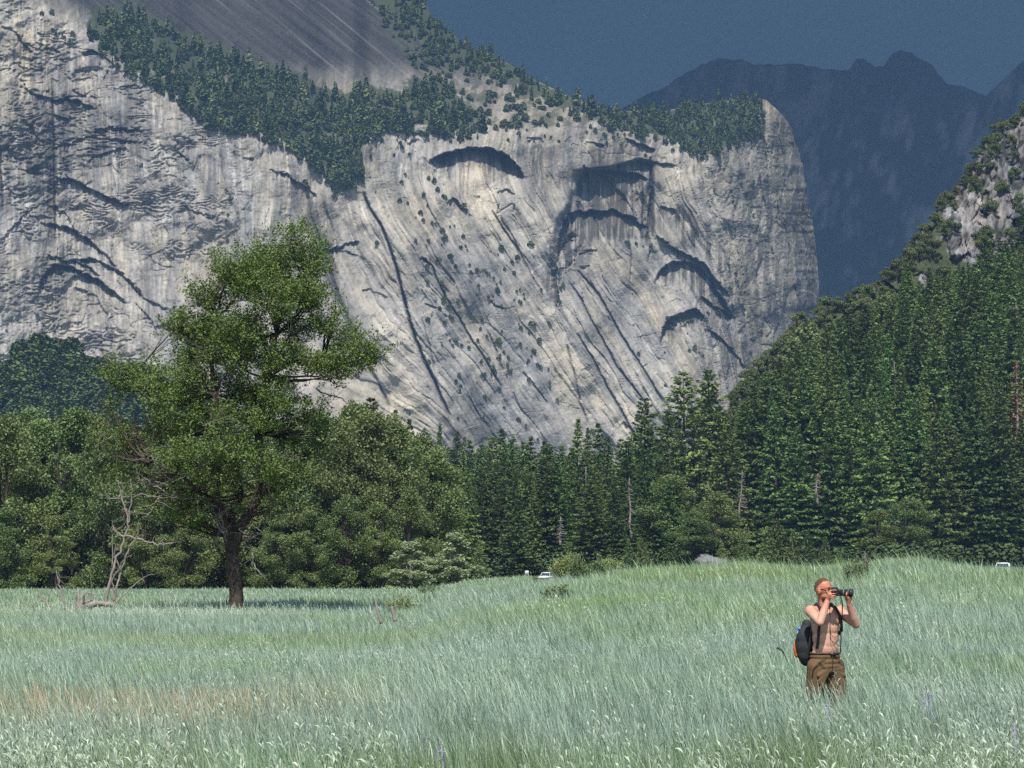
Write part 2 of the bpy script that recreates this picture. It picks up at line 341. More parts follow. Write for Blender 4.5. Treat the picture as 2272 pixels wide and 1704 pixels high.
def segd(u, v, pts):
    """signed distance to polyline (positive = below / right of it), and end taper"""
    best = np.full(u.shape, 1e9); sg = np.zeros(u.shape); tt = np.zeros(u.shape); pts = np.asarray(pts, float)
    ln = np.concatenate([[0], np.cumsum(np.hypot(*np.diff(pts, axis=0).T))])
    for k in range(len(pts)-1):
        a, b = pts[k], pts[k+1]; d = b-a; L2 = d@d+1e-9
        t = ((u-a[0])*d[0]+(v-a[1])*d[1])/L2; tc = np.clip(t, 0, 1)
        dx = u-a[0]-tc*d[0]; dy = v-a[1]-tc*d[1]; D = np.hypot(dx, dy)
        s = d[0]*(v-a[1])-d[1]*(u-a[0])
        m = D < best; best = np.where(m, D, best); sg = np.where(m, np.sign(s), sg); tt = np.where(m, (ln[k]+tc*(ln[k+1]-ln[k]))/ln[-1], tt)
    return best*sg, np.clip(np.minimum(tt, 1-tt)/0.12, 0, 1)**0.6
def K(u, v):      # lean of the slabs (px sideways per px down)
    return 0.62*sstep(560, 1000, u)*sstep(150, 520, v)*(1-0.75*sstep(1540, 1700, u))+0.03
def pinp(u, v, poly):
    poly = np.asarray(poly, float); c = np.zeros(u.shape, bool); j = len(poly)-1
    for i in range(len(poly)):
        xi, yi = poly[i]; xj, yj = poly[j]
        c ^= ((yi > v) != (yj > v)) & (u < (xj-xi)*(v-yi)/(yj-yi+1e-9)+xi); j = i
    return c
LEDGE = [(190, 60), (222, 10), (300, 15), (380, 60), (470, 90), (560, 135), (640, 150), (700, 185), (770, 205), (810, 185), (880, 200), (930, 175), (990, 190), (1040, 235), (1090, 250), (1060, 290), (1010, 296), (940, 285), (870, 280), (800, 305), (810, 390), (745, 412), (700, 365), (640, 315), (560, 290), (500, 292), (430, 250), (330, 172), (250, 130)]
CREST = [(780, -90), (945, -20), (960, 35), (1000, 60), (1080, 115), (1170, 160), (1242, 200), (1297, 225), (1360, 245), (1440, 250), (1544, 225), (1690, 215), (1700, 260), (1690, 300), (1600, 330), (1550, 345), (1500, 312), (1420, 295), (1340, 262), (1250, 238), (1130, 190), (1040, 155), (960, 110), (900, 60), (840, 20)]
BRUSH = [(820, 20), (960, 110), (1130, 190), (1340, 262), (1500, 312), (1420, 300), (1250, 280), (1100, 290), (1000, 230), (920, 150)]
def build_wall():
    us = np.concatenate([np.arange(-150, 1700, 1.7), np.arange(1700, 1770, 1.3), np.linspace(1770, 1834, 110)])
    nr = 780; tq = np.concatenate([np.linspace(0, .80, 730), np.linspace(.80, 1, 51)[1:]])
    top = np.interp(us, RIDGE[:, 0], RIDGE[:, 1])
    top = top-3.0*np.abs(fbm(us/14, us*0, 8, 3))*(us < 1770)
    U = np.broadcast_to(us, (nr, len(us))).copy(); Vv = top[None]+(1300-top[None])*tq[:, None]
    rim = np.interp(us, RIM[:, 0], RIM[:, 1]); k = np.exp(-np.linspace(-2, 2, 35)**2); rim = np.convolve(np.pad(rim, 17, 'edge'), k/k.sum(), 'valid')
    face = 1750+0.26*np.clip(U, -200, 2000)+(1290-np.maximum(Vv, rim))*0.4*0.42
    face += 0.00045*np.clip(1000-U, 0, 800)**2*0.6
    edge = np.clip((U-1600)/234, 0, 1); face += 190*edge**2.4
    back = np.clip(rim-Vv, 0, None); Y = face+back*0.42*(1.25+0.8*sstep(0, 80, back))
    # broad bulges and flutes following the lean of the slabs
    kk = K(U, Vv); q = U-kk*(Vv-500)
    onface = sstep(-15, 25, Vv-rim)
    wq = q+26*fbm(U/90, Vv/90, 15, 3)
    Y += 60*fbm(U/240, Vv/300, 11, 3)+24*fbm(U/80, Vv/90, 16, 3)+(11*fbm(wq/60, Vv/420, 12, 3)+4.5*fbm(wq/19, Vv/230, 13, 3)+2.2*fbm(wq/7, Vv/80, 14, 2))*(0.35+0.65*onface)
    rough = sstep(560, 200, U)*(.45+1.1*sstep(-.12, .12, fbm(U/130, Vv/90, 32, 2)))+0.12*sstep(1500, 1650, U)+0.5*sstep(350, 200, Vv)
    Y += (8*fbm(U/50+Vv/90, Vv/34, 31, 5, 0.55))*(0.25+0.75*rough)
    # blocky ledges on the left wall
    blk = np.abs((fbm(U/70+Vv/260, Vv/34, 41, 4)*9) % 1-0.5)*2
    Y += 3.2*blk*sstep(650, 350, U)*onface*sstep(-.1, .15, fbm(U/60, Vv/50, 42, 3))
    wx_ = 16*fbm(U/40, Vv/40, 81, 3); wy_ = 16*fbm(U/40, Vv/40, 82, 3); rg = np.clip(rough+.15, 0, 1)
    f1, c1r = facet((U+wx_)/52+Vv/300, (Vv+wy_)/38, 83); f2, c2r = facet((U+wx_)/19, (Vv+wy_)/17, 84); f3, c3r = facet((wq+wx_*.4)/20, (Vv+wy_)/170, 85); f4, c4r = facet(U/8, Vv/9, 86); f5, c5r = facet((wq)/8, Vv/60, 87)
    Y += (6.5*f1+1.9*f2)*rg*onface*(.55+.9*sstep(-.1, .2, fbm(U/120, Vv/120, 88, 2)))+(3.0*f3+1.0*f5)*onface*(1-.6*rg)+(1.2*f4)*(.25+.75*rg)
    colm = sstep(1530, 1620, U); g1, g1r = facet((U+wx_*.3)/12, (Vv+wy_)/62, 89); Y += 6.0*g1*colm+1.0*f4*colm
    rec = np.zeros_like(Y); stain = np.zeros_like(Y)
    jit = 8*fbm(U/13, Vv/13, 71, 3)+3*facet(U/11, Vv/11, 71)[0]; jit2 = 6*fbm(U/16, Vv/16, 72, 2)+5*facet(U/14, Vv/14, 73)[0]
    for pts, d, L in STEPS:
        pa = np.array(pts); x0, y0 = pa.min(0)-12; x1, y1 = pa.max(0)+12
        c0, c1_ = np.searchsorted(us, [x0-5*L, x1+5*L]); 
        if c1_-c0 < 2: continue
        sl_ = (slice(None), slice(c0, c1_)); mk = (Vv[sl_] > y0-5*L-10) & (Vv[sl_] < y1+6*L+10)
        rr = np.nonzero(mk.any(1))[0]; sl_ = (slice(rr[0], rr[-1]+1), slice(c0, c1_))
        D, tp = segd(U[sl_]+jit[sl_], Vv[sl_]+jit2[sl_], pts); var_ = 1.1 if d >= 14 else .30+1.15*facet(U[sl_]/(9+L*.5), Vv[sl_]/900, 90)[1]
        inside = D > 0
        g = np.where(inside, sstep(0, 2.5, D)*np.exp(-D/L), 0)*tp
        rec[sl_] += .85*d*g*var_
        stain[sl_] += np.where(inside, np.exp(-D/(L*1.6)), 0)*tp*min(d/14, 1)
        # a slight lip above
        rec[sl_] -= 0.18*d*np.where(~inside, np.exp(D/(L*.6)), 0)*tp
    zr = pinp(U, Vv, np.array(ZONES[0][0])).astype(float)
    for _ in range(2): zr = np.apply_along_axis(lambda r_: np.convolve(r_, np.ones(5)/5, 'same'), 0, zr); zr = np.apply_along_axis(lambda r_: np.convolve(r_, np.ones(5)/5, 'same'), 1, zr)
    rec += zr*(12+18*fbm(U/26, Vv/60, 97, 3)+6*facet(U/15, Vv/60, 98)[0])
    crk = np.zeros_like(Y)
    for pts, d, wd in CRACKS:
        pa = np.array(pts); x0, y0 = pa.min(0)-20; x1, y1 = pa.max(0)+20
        c0, c1_ = np.searchsorted(us, [x0, x1]); mk = (Vv[:, c0:c1_] > y0) & (Vv[:, c0:c1_] < y1); rr = np.nonzero(mk.any(1))[0]
        sl_ = (slice(rr[0], rr[-1]+1), slice(c0, c1_))
        D, tp = segd(U[sl_]+jit[sl_]*.35, Vv[sl_]+jit2[sl_]*.35, pts)
        g = np.exp(-(D/wd)**2)*tp
        rec[sl_] += d*g+d*0.5*np.where(D < 0, np.exp(D/9), 0)*tp
        crk[sl_] = np.maximum(crk[sl_], g*min(1, d/6))
    # procedural fine cracks along the lean and a few crossing ones
    fc = fbm(wq/26, Vv/260, 51, 3); fc = np.exp(-(fc/0.012)**2)*onface*sstep(-.05, .15, fbm(U/60, Vv/90, 53, 3)); Y += 2.0*fc
    fc2 = fbm(U/110+Vv/300, Vv/46, 52, 4); fc2 = np.exp(-(fc2/0.010)**2)*onface*(0.3+rough)*sstep(-.02, .14, fbm(U/45, Vv/50, 54, 3)); Y += 2.6*np.clip(fc2, 0, 1)
    Y += rec
    # ---- colour of the rock, with shade painted in on dome and column
    fine = fbm(q/5.0, Vv/60, 61, 3); mid = fbm(q/17, Vv/160, 62, 3); big = fbm(U/150, Vv/150, 63, 3)
    vert = fbm(U/4.2, Vv/70, 64, 3); grit = fbm(U/3.0, Vv/3.0, 65, 2); blot = fbm(U/30, Vv/26, 69, 4, .6)
    tone = 0.204*(1+.34*(c1r-.5)*rg+.22*(c2r-.5)*rg+.34*(c3r-.5)*(1-.5*rg)+.34*(c5r-.5)+.20*(c4r-.5)+.5*(g1r-.5)*colm)*(1+0.48*fine+0.48*mid+0.50*big+0.42*grit+0.42*blot+0.5*fbm(U/2.6, Vv/26, 73, 2)*sstep(800, 500, U))
    warm = 0.5+1.6*fbm(q/70, Vv/120, 66, 3)
    # light slabs and grey patches
    for (cx, cyy, ru, rv, ang, dt, dw) in [(900, 850, 60, 170, .35, .10, .35), (1190, 470, 70, 110, .5, .10, .25), (1040, 430, 70, 110, .5, .13, .4), (840, 560, 45, 180, .3, .05, .5), (1350, 860, 110, 190, .55, .09, .3), (1490, 640, 40, 60, .4, .05, .5), (1360, 600, 110, 60, 0, .0, .2), (170, 640, 110, 90, 0, .04, 0), (220, 480, 110, 60, 0, .03, 0), (700, 560, 60, 60, .2, .06, .2), (1500, 400, 60, 60, 0, .05, .1), (650, 340, 60, 40, .5, .06, .3), (80, 90, 60, 40, 0, -.01, .7), (100, 210, 90, 60, 0, -.03, .2),
            (1080, 930, 90, 110, .3, -.07, -.5), (1020, 640, 60, 110, .4, -.05, -.3), (1180, 780, 70, 110, .3, -.03, -.2), (1000, 960, 60, 60, 0, -.06, -.4), (1690, 480, 110, 260, 0, -.06, -.1), (1650, 800, 110, 110, 0, -.045, -.1), (1420, 350, 220, 40, .2, -.06, -.2), (60, 330, 160, 120, 0, -.05, -.4), (260, 300, 90, 70, 0, -.04, -.3), (1200, 330, 110, 40, .2, -.07, -.2)]:
        ca, sa = math.cos(-ang), math.sin(-ang); du = U-cx; dv = Vv-cyy; a = (du*ca+dv*sa)/ru; b = (-du*sa+dv*ca)/rv
        g = np.exp(-(a*a+b*b))*(0.7+1.2*fbm(q/25, Vv/120, 67, 2)); tone += dt*g; warm += dw*g
    # water streaks hanging below roofs
    streak = sstep(0.0, 0.14, vert+0.25*(np.clip(stain, 0, 1)-0.4))*np.clip(stain*1.3, 0, 1)
    tone *= 1-0.62*streak
    for pts, wd, amt in [(c4((1230,0),(1300,180),(1370,400),(1440,600),(1500,750),(1560,900)), 13, .45), (c1((310,650),(310,1000),(310,1400)), 9, .55), (c2((2050,1000),(2055,1200),(2030,1490)), 9, .6), (c2((1700,1060),(1700,1200),(1680,1440)), 30, .5), (c2((1850,1060),(1850,1250)), 30, .4), (c1((1850,1160),(1950,1400),(2050,1659)), 14, .35), (c1((730,450),(740,900)), 6, .35), (c1((420,620),(420,900)), 30, .3), (c1((250,600),(250,720)), 20, .4), (c1((700,880),(690,960)), 40, .35)]:
        D, tp = segd(U, Vv, pts); g = np.exp(-(D/wd)**2)*(0.55+2.4*np.clip(vert+.1, -.2, .3)); tone *= 1-amt*np.clip(g, 0, 1)
    tone *= 1-0.72*np.clip(crk, 0, 1); tone *= 1-0.35*fc*0.8; tone *= 1-0.35*np.clip(fc2, 0, 1)
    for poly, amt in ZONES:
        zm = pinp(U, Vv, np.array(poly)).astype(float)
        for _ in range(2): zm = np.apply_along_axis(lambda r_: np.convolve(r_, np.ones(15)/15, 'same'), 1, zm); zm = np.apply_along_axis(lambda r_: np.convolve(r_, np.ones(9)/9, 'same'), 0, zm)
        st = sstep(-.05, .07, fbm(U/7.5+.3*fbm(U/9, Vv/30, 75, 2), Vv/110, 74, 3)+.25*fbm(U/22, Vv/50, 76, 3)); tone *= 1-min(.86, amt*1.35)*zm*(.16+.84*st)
    lite = sstep(.12, .24, fbm(wq/4.0, Vv/120, 77, 2))*sstep(-.05, .15, fbm(U/60, Vv/80, 78, 3))*onface; tone *= 1+.32*lite
    slick = sstep(20, 90, back)*sstep(230, 120, Vv)      # polished dome behind, its cloud shadow painted in as darker tone
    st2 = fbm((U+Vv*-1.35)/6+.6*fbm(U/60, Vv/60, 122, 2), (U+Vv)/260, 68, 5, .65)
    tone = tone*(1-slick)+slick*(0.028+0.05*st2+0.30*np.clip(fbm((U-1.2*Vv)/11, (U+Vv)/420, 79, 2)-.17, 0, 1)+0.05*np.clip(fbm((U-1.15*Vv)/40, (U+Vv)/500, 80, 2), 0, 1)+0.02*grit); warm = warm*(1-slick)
    tone *= (1-.24*sstep(1540, 1640, U))*(1-.16*sstep(1690, 1790, U)); warm += .5*sstep(1560, 1700, U)  # column rock is browner; its shaded right side is painted darker as well
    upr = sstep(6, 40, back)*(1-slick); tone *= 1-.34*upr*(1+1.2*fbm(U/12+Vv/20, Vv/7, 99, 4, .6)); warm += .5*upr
    warm = np.clip(warm, -.6, 1.6)
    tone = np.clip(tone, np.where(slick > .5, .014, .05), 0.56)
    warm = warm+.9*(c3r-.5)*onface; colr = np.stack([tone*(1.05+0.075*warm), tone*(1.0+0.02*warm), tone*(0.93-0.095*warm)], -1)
    # soil and scrub between the trees
    pm = (pinp(U, Vv, LEDGE) | pinp(U, Vv, CREST)).astype(float); kb = np.ones(9)/9
    for _ in range(2): pm = np.apply_along_axis(lambda r_: np.convolve(r_, kb, 'same'), 1, pm); pm = np.apply_along_axis(lambda r_: np.convolve(r_, kb, 'same'), 0, pm)
    bm = pinp(U, Vv, BRUSH).astype(float)*sstep(0.02, 0.14, fbm(U/18+Vv/30, Vv/12, 91, 3))
    veg = np.clip(np.maximum(sstep(.35, .75, pm+1.7*fbm(U/16, Vv/10, 92, 4)), bm*.7), 0, 1)[..., None]
    colr = colr*(1-veg*.9)+veg*.9*np.array([0.036, 0.045, 0.022])
    U = U+(5*fbm(Vv/16, U*0, 93, 4)+3*facet(Vv/14, U*0+.5, 94)[1]-1.5)*sstep(1690, 1800, U)
    W = P(U, Vv, Y)
    # close the wall behind its crest and its right corner
    ex = []
    for kx in range(1, 4): 
        e = W[0].copy(); e[:, 1] += 120*kx*kx; e[:, 2] -= 35*kx*kx; ex.insert(0, e)
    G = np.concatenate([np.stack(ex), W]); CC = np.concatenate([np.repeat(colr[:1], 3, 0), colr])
    e = G[:, -1:].copy(); cs = []
    for kx in range(1, 4): q_ = e.copy(); q_[..., 1] += 150*kx; q_[..., 0] += -3*kx; cs.append(q_)
    G = np.concatenate([G]+cs, 1); CC = np.concatenate([CC]+[CC[:, -1:]]*3, 1)
    ny, nx = G.shape[:2]; i, j = np.meshgrid(np.arange(ny-1), np.arange(nx-1), indexing='ij'); b = i*nx+j
    Q = np.stack([b+nx, b+nx+1, b+1, b], -1).reshape(-1, 4)
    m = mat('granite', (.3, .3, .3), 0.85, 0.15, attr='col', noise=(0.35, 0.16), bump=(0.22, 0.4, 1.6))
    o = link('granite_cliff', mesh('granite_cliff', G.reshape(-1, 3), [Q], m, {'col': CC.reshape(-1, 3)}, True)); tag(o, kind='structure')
    global WALL; WALL = (us, top, Y, nr)
build_wall()
def wallY(u, v):
    us, top, Y, nr = WALL; u = np.asarray(u, float); c = np.clip(np.searchsorted(us, u), 0, len(us)-1)
    t = (np.asarray(v, float)-top[c])/(1300-top[c]); r_ = np.clip(np.interp(t, np.concatenate([np.linspace(0, .80, 730), np.linspace(.80, 1, 51)[1:]]), np.arange(nr)).round().astype(int), 0, nr-1)
    return Y[r_, c]

# ================================================================ far mountains
def ridge_mesh(name, out, Y0, slope, mcol, vb=1280, seed=0, du=4, rough=1.0, rows=120, bias=1.0, span=None, attr=None, matr=None):
    out = np.asarray(out, float); us = np.arange(out[0, 0], out[-1, 0]+.1, du); top = np.interp(us, out[:, 0], out[:, 1])
    t = np.linspace(0, 1, rows)**bias; U = np.broadcast_to(us, (rows, len(us))); V = top[None]+(vb-top[None])*t[:, None]
    px = Y0/F
    Y = Y0+(vb-V)*px*slope+rough*px*(90*fbm(U/120+V/200, V/260, seed, 5, .55)+34*fbm(U/30, V/40, seed+9, 4, .6))
    if name == 'hillside': Y = Y+9*facet(U/34, V/40, 96)[0]+4*facet(U/13, V/22, 95)[0]
    W = P(U, V, Y); ex = []
    for k in range(1, 4): e = W[0].copy(); e[:, 1] += 60*px*k*k; e[:, 2] -= 30*px*k*k; ex.insert(0, e)
    G = np.concatenate([np.stack(ex), W]); ny, nx = G.shape[:2]; i, j = np.meshgrid(np.arange(ny-1), np.arange(nx-1), indexing='ij'); b = i*nx+j
    Q = np.stack([b+nx, b+nx+1, b+1, b], -1).reshape(-1, 4)
    at = {}
    if mcol is not None:
        c = mcol(U, V); at['col'] = np.concatenate([np.repeat(c[:1], 3, 0), c]).reshape(-1, 3)
    o = link(name, mesh(name, G.reshape(-1, 3), [Q], matr, at, True)); tag(o, kind='structure')
    return us, top, Y, U, V, rows, bias, vb
def farcol(U, V):
    f = fbm((U+V*.25)/16, V/40, 101, 4, .6); g = fbm(U/60, V/70, 102, 3)
    rock = sstep(-0.05, 0.30, f+g*.7)[..., None]
    return rock*np.array([0.17, 0.17, 0.18])+(1-rock)*np.array([0.022, 0.03, 0.02])
mfar = mat('far_rock', (.1, .1, .1), 0.95, 0.0, attr='col')
def jag(o, s, a, n=3):
    o = np.asarray(o, float); u = np.arange(o[0, 0], o[-1, 0], 3.0); v = np.interp(u, o[:, 0], o[:, 1])+a*2*fbm(u/9, u*0, s, 3); return np.stack([u, v], -1)
ridge_mesh('far_mountain', jag([(1100, 300), (1300, 260), (1380, 240), (1430, 212), (1472, 195), (1508, 170), (1555, 145), (1595, 130), (1646, 132), (1671, 145), (1725, 143), (1747, 139), (1797, 148), (1870, 159), (1888, 152), (1902, 130), (1920, 132), (1938, 145), (1960, 148), (1982, 116), (2000, 111), (2025, 119), (2072, 145), (2080, 163), (2101, 184), (2141, 192), (2181, 210), (2260, 260), (2500, 330)], 7, 4), 5600, 1.0, farcol, seed=21, matr=mfar, vb=1285)
ridge_mesh('dark_mountain', jag([(1950, 480), (2080, 330), (2150, 250), (2192, 208), (2230, 172), (2272, 134), (2330, 90), (2600, 20)], 8, 3), 4800, 0.9, farcol, seed=27, matr=mfar, vb=1285)
ridge_mesh('valley_wall', jag([(1640, 470), (1700, 330), (1790, 310), (1850, 270), (1900, 268), (1960, 280), (2020, 250), (2110, 260), (2160, 240), (2220, 262), (2300, 250), (2600, 240)], 9, 4), 4300, 0.7, farcol, seed=33, matr=mfar, vb=1285)

# ================================================================ right hillside and left wooded hill
HS = np.array([(1400, 1235), (1520, 1080), (1600, 930), (1640, 870), (1661, 835), (1708, 785), (1762, 742), (1825, 692), (1888, 660), (1952, 628), (2005, 575), (2030, 548), (2051, 520), (2070, 480), (2100, 430), (2140, 400), (2160, 360), (2190, 318), (2231, 283), (2272, 256), (2450, 200)], float)
def hillcol(U, V):
    rk = 1.25*np.exp(-(((U-2230)/105)**2+((V-380)/150)**2))+0.9*np.exp(-(((U-2150)/60)**2+((V-520)/60)**2))+0.75*np.exp(-(((U-1815)/26)**2+((V-775)/32)**2))+0.7*np.exp(-(((U-1735)/22)**2+((V-775)/26)**2))+.5*np.exp(-(((U-2050)/18)**2+((V-620)/26)**2))
    f = fbm(U/14, V/16, 111, 4, .6); q = sstep(0.32, 0.5, rk+f*.5)[..., None]
    fr, fc_ = facet(U/13+.3*V/40, V/22, 95); t = np.clip(0.12+.14*(fc_-.5)+0.34*fbm(U/7, V/17, 112, 4, .65)+.2*fbm(U/40, V/40, 113, 2), .03, .4)[..., None]; w_ = sstep(-.1, .2, fbm(U/30, V/30, 114, 3))[..., None]
    return q*t*(np.array([1.0, .93, .86])*w_+(1-w_)*np.array([.92, .93, .95]))+(1-q)*np.array([0.05, 0.06, 0.03])
mh = mat('hill_rock', (.2, .2, .2), 0.9, 0.1, attr='col', noise=(0.4, 0.25), bump=(0.35, 0.8, 1.6))
hus, htop, hY, hU, hV, hrows, _, hvb = ridge_mesh('hillside', HS, 560, 2.6, hillcol, seed=41, matr=mh, vb=1262, du=2.5, rough=1.25, rows=330)
def hillY(u, v):
    c = np.clip(np.searchsorted(hus, u), 0, len(hus)-1); t = (v-htop[c])/(hvb-htop[c]); r_ = np.clip((t*(hrows-1)).round().astype(int), 0, hrows-1); return hY[r_, c]
OH = np.array([(-250, 850), (-60, 840), (0, 826), (50, 782), (90, 770), (150, 774), (180, 800), (250, 815), (330, 840), (420, 880), (600, 960), (800, 1100)], float)
ous, otop, oY, oU, oV, orows, _, ovb = ridge_mesh('wooded_hill', OH, 1050, 1.7, lambda U, V: np.broadcast_to(np.array([.045, .055, .03]), U.shape+(3,)), seed=51, matr=mh, vb=1262, du=4, rows=90)
# ================================================================ vegetation materials
m_bark = mat('bark_dark', (0.055, 0.044, 0.036), 0.95, 0.05, noise=(3, .4), bump=(6, .8, .05))
m_bark_g = mat('bark_grey', (0.22, 0.20, 0.18), 0.95, 0.05, noise=(2, .3), bump=(4, .6, .05))
m_dead = mat('dead_wood', (0.21, 0.185, 0.165), 0.9, 0.05, noise=(3, .3), bump=(5, .6, .04))
m_leaf = mat('leaf_meadow_tree', (0.105, 0.160, 0.036), 0.55, 0.3, var=.45, translucent=.28)
m_cot = mat('leaf_cottonwood', (0.140, 0.186, 0.058), 0.5, 0.35, var=.6, objrand=.15, translucent=.3)
m_pale = mat('leaf_pale', (0.28, 0.34, 0.18), 0.5, 0.35, var=.4, translucent=.3)
m_con = mat('needles', (0.106, 0.154, 0.046), 0.7, 0.2, var=.6, objrand=.46, translucent=.25)
m_oak = mat('leaf_hill_oak', (0.120, 0.150, 0.050), 0.6, 0.3, var=.45, objrand=.22, translucent=.18)
m_blue = mat('leaf_far_oak', (0.062, 0.092, 0.026), 0.7, 0.2, var=.45)
m_ledge = mat('needles_far', (0.046, 0.074, 0.024), 0.8, 0.1, var=.45, vartint=(.105, .125, .040))
m_red = mat('needles_dead', (0.20, 0.10, 0.055), 0.8, 0.1, var=.4)

def conifer(seed, h=40.0, Rr=6.0, base=0.10, levels=52, per=7, droop=0.35, dens=1.0, shape=.8, leaf=.9):
    r = rng(seed); A = Acc(); T = Acc()
    n = 12; z = np.linspace(0, 1, n); lean = np.cumsum(r.normal(0, .05, (n, 2)), 0)
    tp = np.stack([lean[:, 0], lean[:, 1], z*h], -1); T.add(*tube(tp, np.maximum(0.42*(h/40)*(1-z)**.8+.1*(1-z), .03), 7))
    Cs = []; Ax = []; Va = []; Sz = []
    ph0 = 0; gap = r.uniform(.8, 1.2, 12)
    for k in range(levels):
        t = base+(1-base)*(k+r.uniform(-.4, .4))/levels; t = min(max(t, base), .995)
        prof = (1-t)**shape*(0.72+0.28*math.sin(min(t/.25, 1)*1.57))
        npb = max(3, int(per*(0.6+.6*(1-t))))
        for q in range(npb):
            ph = ph0+2*math.pi*q/npb+r.uniform(-.35, .35)
            L = (Rr*prof+.25)*r.uniform(.62, 1.18)*gap[int((ph/2/math.pi*12)) % 12]
            if r.rand() < .08: L *= .45
            el = 0.42-droop*1.5*(1-t)+r.uniform(-.12, .12)
            m = max(3, int((5+L*2.1)*dens)); s = np.sqrt(r.uniform(.06, 1, m))
            dx = np.cos(ph), np.sin(ph)
            rad = L*s; lat = r.normal(0, .15, m)*L*s*.9
            zz = t*h+np.sin(el)*rad-0.05*droop*rad*rad*0.6+r.normal(0, .14, m)
            X = rad*dx[0]*math.cos(el)-lat*dx[1]+np.interp(t, z, lean[:, 0]); Y = rad*dx[1]*math.cos(el)+lat*dx[0]+np.interp(t, z, lean[:, 1])
            Cs.append(np.stack([X, Y, zz], -1)); a = np.stack([np.full(m, dx[0]), np.full(m, dx[1]), np.full(m, -.25)], -1); a[:, :2] += r.normal(0, .5, (m, 2)); Ax.append(a)
            Va.append(np.clip(.5+r.normal(0, .17)+r.normal(0, .12, m)+.25*(s-.7), 0, 1)); Sz.append(leaf*r.uniform(.6, 1.25, m)*(0.55+.5*prof**.5))
            if L > 2.2 and q % 3 == 0:
                e = np.array([L*.8*dx[0], L*.8*dx[1], t*h+np.sin(el)*L*.8-.03*droop*L*L*.6]); T.add(*tube([[0, 0, t*h], e*.5+np.array([0, 0, t*h*.5]), e], [.07, .05, .02], 3, False))
        ph0 += 2.4
    C = np.concatenate(Cs); V, Q = leaves(C, np.concatenate(Sz), r, up=.45, asp=.42, axis=np.concatenate(Ax))
    va = np.repeat(np.concatenate(Va), 4)
    return T, (V, Q, va)
def crown_from(cl, n, size, r, up=.3, shell=.55):
    """cl: (k,7) centres, radii, density weights"""
    cl = np.asarray(cl, float); w_ = cl[:, 3]*cl[:, 5]*cl[:, 6]; w_ = w_/w_.sum(); idx = r.choice(len(cl), n, p=w_)
    d = unit(n, r); rad = r.uniform(shell**3, 1, n)**(1/3); rad *= 1+.22*r.normal(size=n)*.6
    # sub-clumping: pull points towards random twig ends of the clump
    C = cl[idx, :3]+d*rad[:, None]*cl[idx, 3:6]
    nt_ = max(8, n//45); tw = C[r.choice(n, nt_)]; j = r.randint(0, nt_, n)
    # nearest twig among few candidates
    best = None; bd = np.full(n, 1e9); bi = np.zeros(n, int)
    for _ in range(30):
        k = r.randint(0, nt_, n); dd = np.sum((tw[k]-C)**2, 1); m = dd < bd; bd[m] = dd[m]; bi[m] = k[m]
    pull = np.clip(1-np.sqrt(bd)/np.mean(cl[:, 3])*.9, 0, .80)[:, None]
    C = C*(1-pull)+tw[bi]*pull
    va = np.clip(.5+.16*r.normal(size=n)+.20*(_h(bi, bi*3, 5)-.5), 0, 1)
    V, Q = leaves(C, size*r.uniform(.65, 1.3, n), r, up=up, asp=.62)
    return V, Q, np.repeat(va, 4), tw
def limb(a, b, r, bend=.12, n=6):
    a = np.asarray(a, float); b = np.asarray(b, float); t = np.linspace(0, 1, n)[:, None]; L = np.linalg.norm(b-a)
    off = np.cumsum(r.normal(0, bend*L/n, (n, 3)), 0); off -= t*off[-1]; off[:, 2] += (np.sin(t[:, 0]*math.pi))*-.06*L
    return a+(b-a)*t+off
def broadleaf(seed, h=26., Rr=6.5, n=15000, size=.42, low=.06, nclump=34, stems=2):
    r = rng(seed); cl = []
    for k in range(nclump):
        t = low+(.97-low)*r.rand()**.85; prof = (math.sin(math.pi*min(1, .15+t*.9))**.55)*(1 if t < .6 else (1-(t-.6)/.55)**.6)
        a = r.uniform(0, 6.283); q = Rr*prof*r.uniform(.25, .95); s = r.uniform(.16, .30)*Rr
        cl.append((q*math.cos(a), q*math.sin(a), h*t, s*1.25, s*1.25, s*.95, 1))
    V, Q, va, tw = crown_from(cl, n, size, r, up=.25)
    T = Acc()
    for s in range(stems):
        a = r.uniform(0, 6.283); top = np.array([1.2*math.cos(a)*s, 1.2*math.sin(a)*s, h*r.uniform(.75, .92)]); b = np.array([.5*math.cos(a)*s, .5*math.sin(a)*s, -.3])
        pth = limb(b, top, r, .06, 9); T.add(*tube(pth, np.linspace(.42, .06, 9)*(h/26), 7))
        for c in cl[s::stems]:
            k = int(np.clip((c[2]*.7/h)*8, 0, 7)); p = limb(pth[k], c[:3], r, .12, 5); T.add(*tube(p, np.linspace(.12, .025, 5), 4, False))
    return T, (V, Q, va)
def tree_proto(kind, gen, mb, mc, seeds, cname='crown'):
    out = []
    for s in seeds:
        T, (V, Q, va) = gen(s); tv, tf, ta = T.out()
        out.append((mesh(kind+'_trunk', tv, tf, mb, {'var': ta}, True), mesh(kind+'_crown', V, [Q], mc, {'var': va})))
    return out
def place(kind, proto, loc, s, rz, label, cat, group, sz=None, mats=None):
    e = empty(kind, loc, label, cat, group); e.scale = (s, s, sz or s); e.rotation_euler = (.022*math.sin(rz*7), .022*math.cos(rz*5), rz)
    link('trunk', proto[0], e); link('crown', proto[1], e); return e
ORD = ['leftmost', 'second from left', 'third from left', 'fourth from left', 'fifth from left', 'sixth from left', 'seventh from left', 'eighth from left', 'ninth from left', 'tenth from left', 'eleventh from left', 'twelfth from left', 'thirteenth from left', 'fourteenth from left', 'fifteenth from left', 'sixteenth from left', 'seventeenth from left', 'eighteenth from left', 'nineteenth from left', 'twentieth from left']
def ordl(k): return ORD[k] if k < len(ORD) else ORD[-1]

